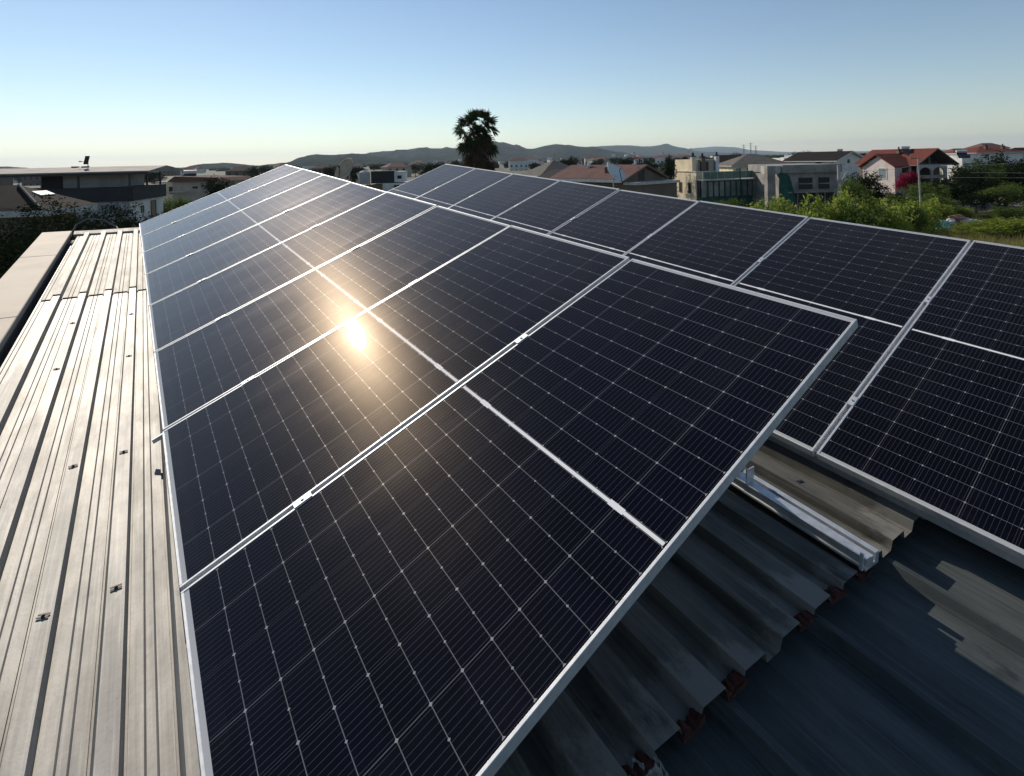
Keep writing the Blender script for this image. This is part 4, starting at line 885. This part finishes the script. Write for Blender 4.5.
# dry grass, rubble
m = MB(); rg = random.Random(9)
for k in range(16000):
    px = rg.uniform(925, 1120); Y = rg.uniform(34, 54); p = Vector((X(px, Y), Y, 0)); q = rg.uniform(.18, .55) * (1.2 if vnoise(p.x * .8, p.y * .8) > 0 else .6)
    a = rg.uniform(0, 6.28); w_ = Vector((math.cos(a), math.sin(a), 0)) * .022; t_ = Vector((rg.gauss(0, .12), rg.gauss(0, .12), q)); m.add([p - w_, p + w_, p + t_], [(0, 1, 2)])
o = m.build('dry_grass', M['leaf_dry'], fixn=False); tag(o, 'yellow dry grass on the waste ground at the right', 'grass', kind='stuff')
def lump(name, label, cat, px, py, Y, s_, mat, group=None, seed=1, flat=.6):
    bm = bmesh.new(); bmesh.ops.create_icosphere(bm, subdivisions=3, radius=1)
    for v in bm.verts:
        k = 1 + .28 * vnoise(v.co.x * 2.3 + seed, v.co.y * 2.1 + v.co.z * 3 + seed); v.co = Vector((v.co.x * s_ * k, v.co.y * s_ * k * .8, max(-.2, v.co.z) * s_ * k * flat))
    me = bpy.data.meshes.new(name); bm.to_mesh(me); bm.free(); me.materials.append(M[mat]); o = bpy.data.objects.new(name, me); COL.objects.link(o); o.location = (X(px, Y), Y, max(Z(py, Y), .05)); return tag(o, label, cat, group)
lump('plastic_sheet', 'crumpled turquoise plastic sheet on the weeds behind the rear row', 'plastic sheet', 940, 227, 41, .62, 'turquoise', None, 3, .9)
lump('white_sack', 'white sack beside the turquoise plastic', 'sack', 949, 223, 43, .36, 'whitebag', None, 5, .9)
lump('rubble_heap', 'reddish brick rubble heap behind the white sack', 'rubble', 957, 220.5, 47, .95, 'brick', 'rubble heaps on the waste ground', 7, .45)
lump('rubble_heap', 'pale pinkish rubble heap right of the white sack', 'rubble', 971, 222, 46, .7, 'whitebag', 'rubble heaps on the waste ground', 8, .35)
lump('rubble_heap', 'small pale rubble heap near the right picture edge', 'rubble', 1018, 236, 43, .6, 'brick', 'rubble heaps on the waste ground', 9, .3)

# ------------------------------------------------------------------ the town below the hills
def town_house(name, wm, rm, w, d, h, flat):
    m = MB(); m.box(-w / 2, w / 2, 0, d, 0, h)
    if flat: m.box(-w / 2 - .1, w / 2 + .1, -.1, d + .1, h + .002, h + .35, 1)
    else:
        i = min(w, d) / 2 * .98; m.add([(-w / 2 - .4, -.4, h), (w / 2 + .4, -.4, h), (w / 2 + .4, d + .4, h), (-w / 2 - .4, d + .4, h), (-w / 2 + i * .9, d / 2, h + 2), (w / 2 - i * .9, d / 2, h + 2)], [(0, 1, 5, 4), (1, 2, 5), (2, 3, 4, 5), (3, 0, 4), (0, 3, 2, 1)], 1)
    for k in range(int(w // 3)):
        x = -w / 2 + 1.6 + 3 * k
        for zz in (1, 4): 
            if zz + 1.5 < h: m.box(x - .5, x + .5, -.04, 0.001, zz, zz + 1.3, 2)
    me = m.build(name, [M[wm], M[rm], M['pane']]); return me
kinds = [('white', 'tile_red', 9, 8, 6, 0), ('white', 'fascia', 10, 8, 6.5, 1), ('beige_wall', 'tile_pink', 11, 9, 6, 0), ('grey_wall', 'tile_dark', 9, 8, 5, 0), ('white', 'tile_pink', 12, 8, 8, 0), ('brown_wall', 'tile_dark', 10, 8, 6, 0)]
protos = [town_house('town_house', *k) for k in kinds]; used = [0] * len(kinds); tl = ['tiny white house with a red hip roof in the far town', 'tiny white flat roofed house in the far town', 'tiny beige house with a faded pink roof in the far town', 'tiny grey house with a dark roof in the far town', 'tiny taller white house with a faded pink roof in the far town', 'tiny brown house with a dark roof in the far town']
rt_ = random.Random(21)
def put_town(px, Y, z=0, k=None):
    k = rt_.choice([0, 1, 1, 2, 3, 3, 4, 5, 5]) if k is None else k; o = protos[k] if not used[k] else protos[k].copy()
    if used[k]: COL.objects.link(o)
    used[k] = 1; o.location = (X(px, Y), Y, z); o.rotation_euler = (0, 0, rt_.uniform(-.7, .7)); tag(o, tl[k], 'house', 'houses of the far town')
for k in range(64):
    px = rt_.uniform(400, 720); Y = rt_.uniform(340, 1000); put_town(px, Y, rt_.uniform(-2.2, -.6))
for k in range(34):
    px = rt_.uniform(-60, 400); put_town(px, rt_.uniform(130, 700), -1.5)
for k in range(14): put_town(rt_.uniform(820, 1150), rt_.uniform(150, 260), -1.0)
for k in range(40):                                            # on the lower slopes
    px = rt_.uniform(410, 700); Y = rt_.uniform(1100, 2300); put_town(px, Y, (Y - 1100) / 1200 * rt_.uniform(4, 26) - 2)
for k in range(70):
    px = rt_.uniform(-80, 760); Y = rt_.uniform(95, 420); h_ = rt_.uniform(4, 6.6)
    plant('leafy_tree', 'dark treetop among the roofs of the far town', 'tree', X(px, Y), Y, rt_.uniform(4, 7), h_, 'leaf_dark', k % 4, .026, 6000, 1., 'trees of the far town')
m = MB(); 
for k in range(900):
    px = rt_.uniform(-300, 1500); Y = rt_.uniform(450, 2000) ; s_ = rt_.uniform(4, 10); c = Vector((X(px, Y), Y, 0)); hh_ = rt_.uniform(2.5, 5.5)
    m.tube(c, c + Vector((0, 0, hh_ * .6)), s_ * .9, s_, 7); m.tube(c + Vector((0, 0, hh_ * .6)), c + Vector((0, 0, hh_)), s_, s_ * .3, 7)
tag(m.build('far_woodland', M['leaf_dark'], fixn=False), 'dark belt of far off trees on the plain below the hills', 'woodland', kind='stuff')

# ------------------------------------------------------------------ the air
hz = NT('haze_air'); hz.t.nodes.remove(hz.p)
v = hz.n('ShaderNodeVolumePrincipled'); v.inputs['Color'].default_value = (.66, .82, 1, 1); v.inputs['Density'].default_value = 6.5e-5; v.inputs['Anisotropy'].default_value = .25
hz.t.links.new(v.outputs[0], hz.out.inputs['Volume'])
m = MB(); m.box(-14500, 14500, -14500, 14500, -3.5, 320); o = m.build('haze', hz.mat); tag(o, 'pale blue haze lying over the town and the hills', 'haze', kind='stuff')
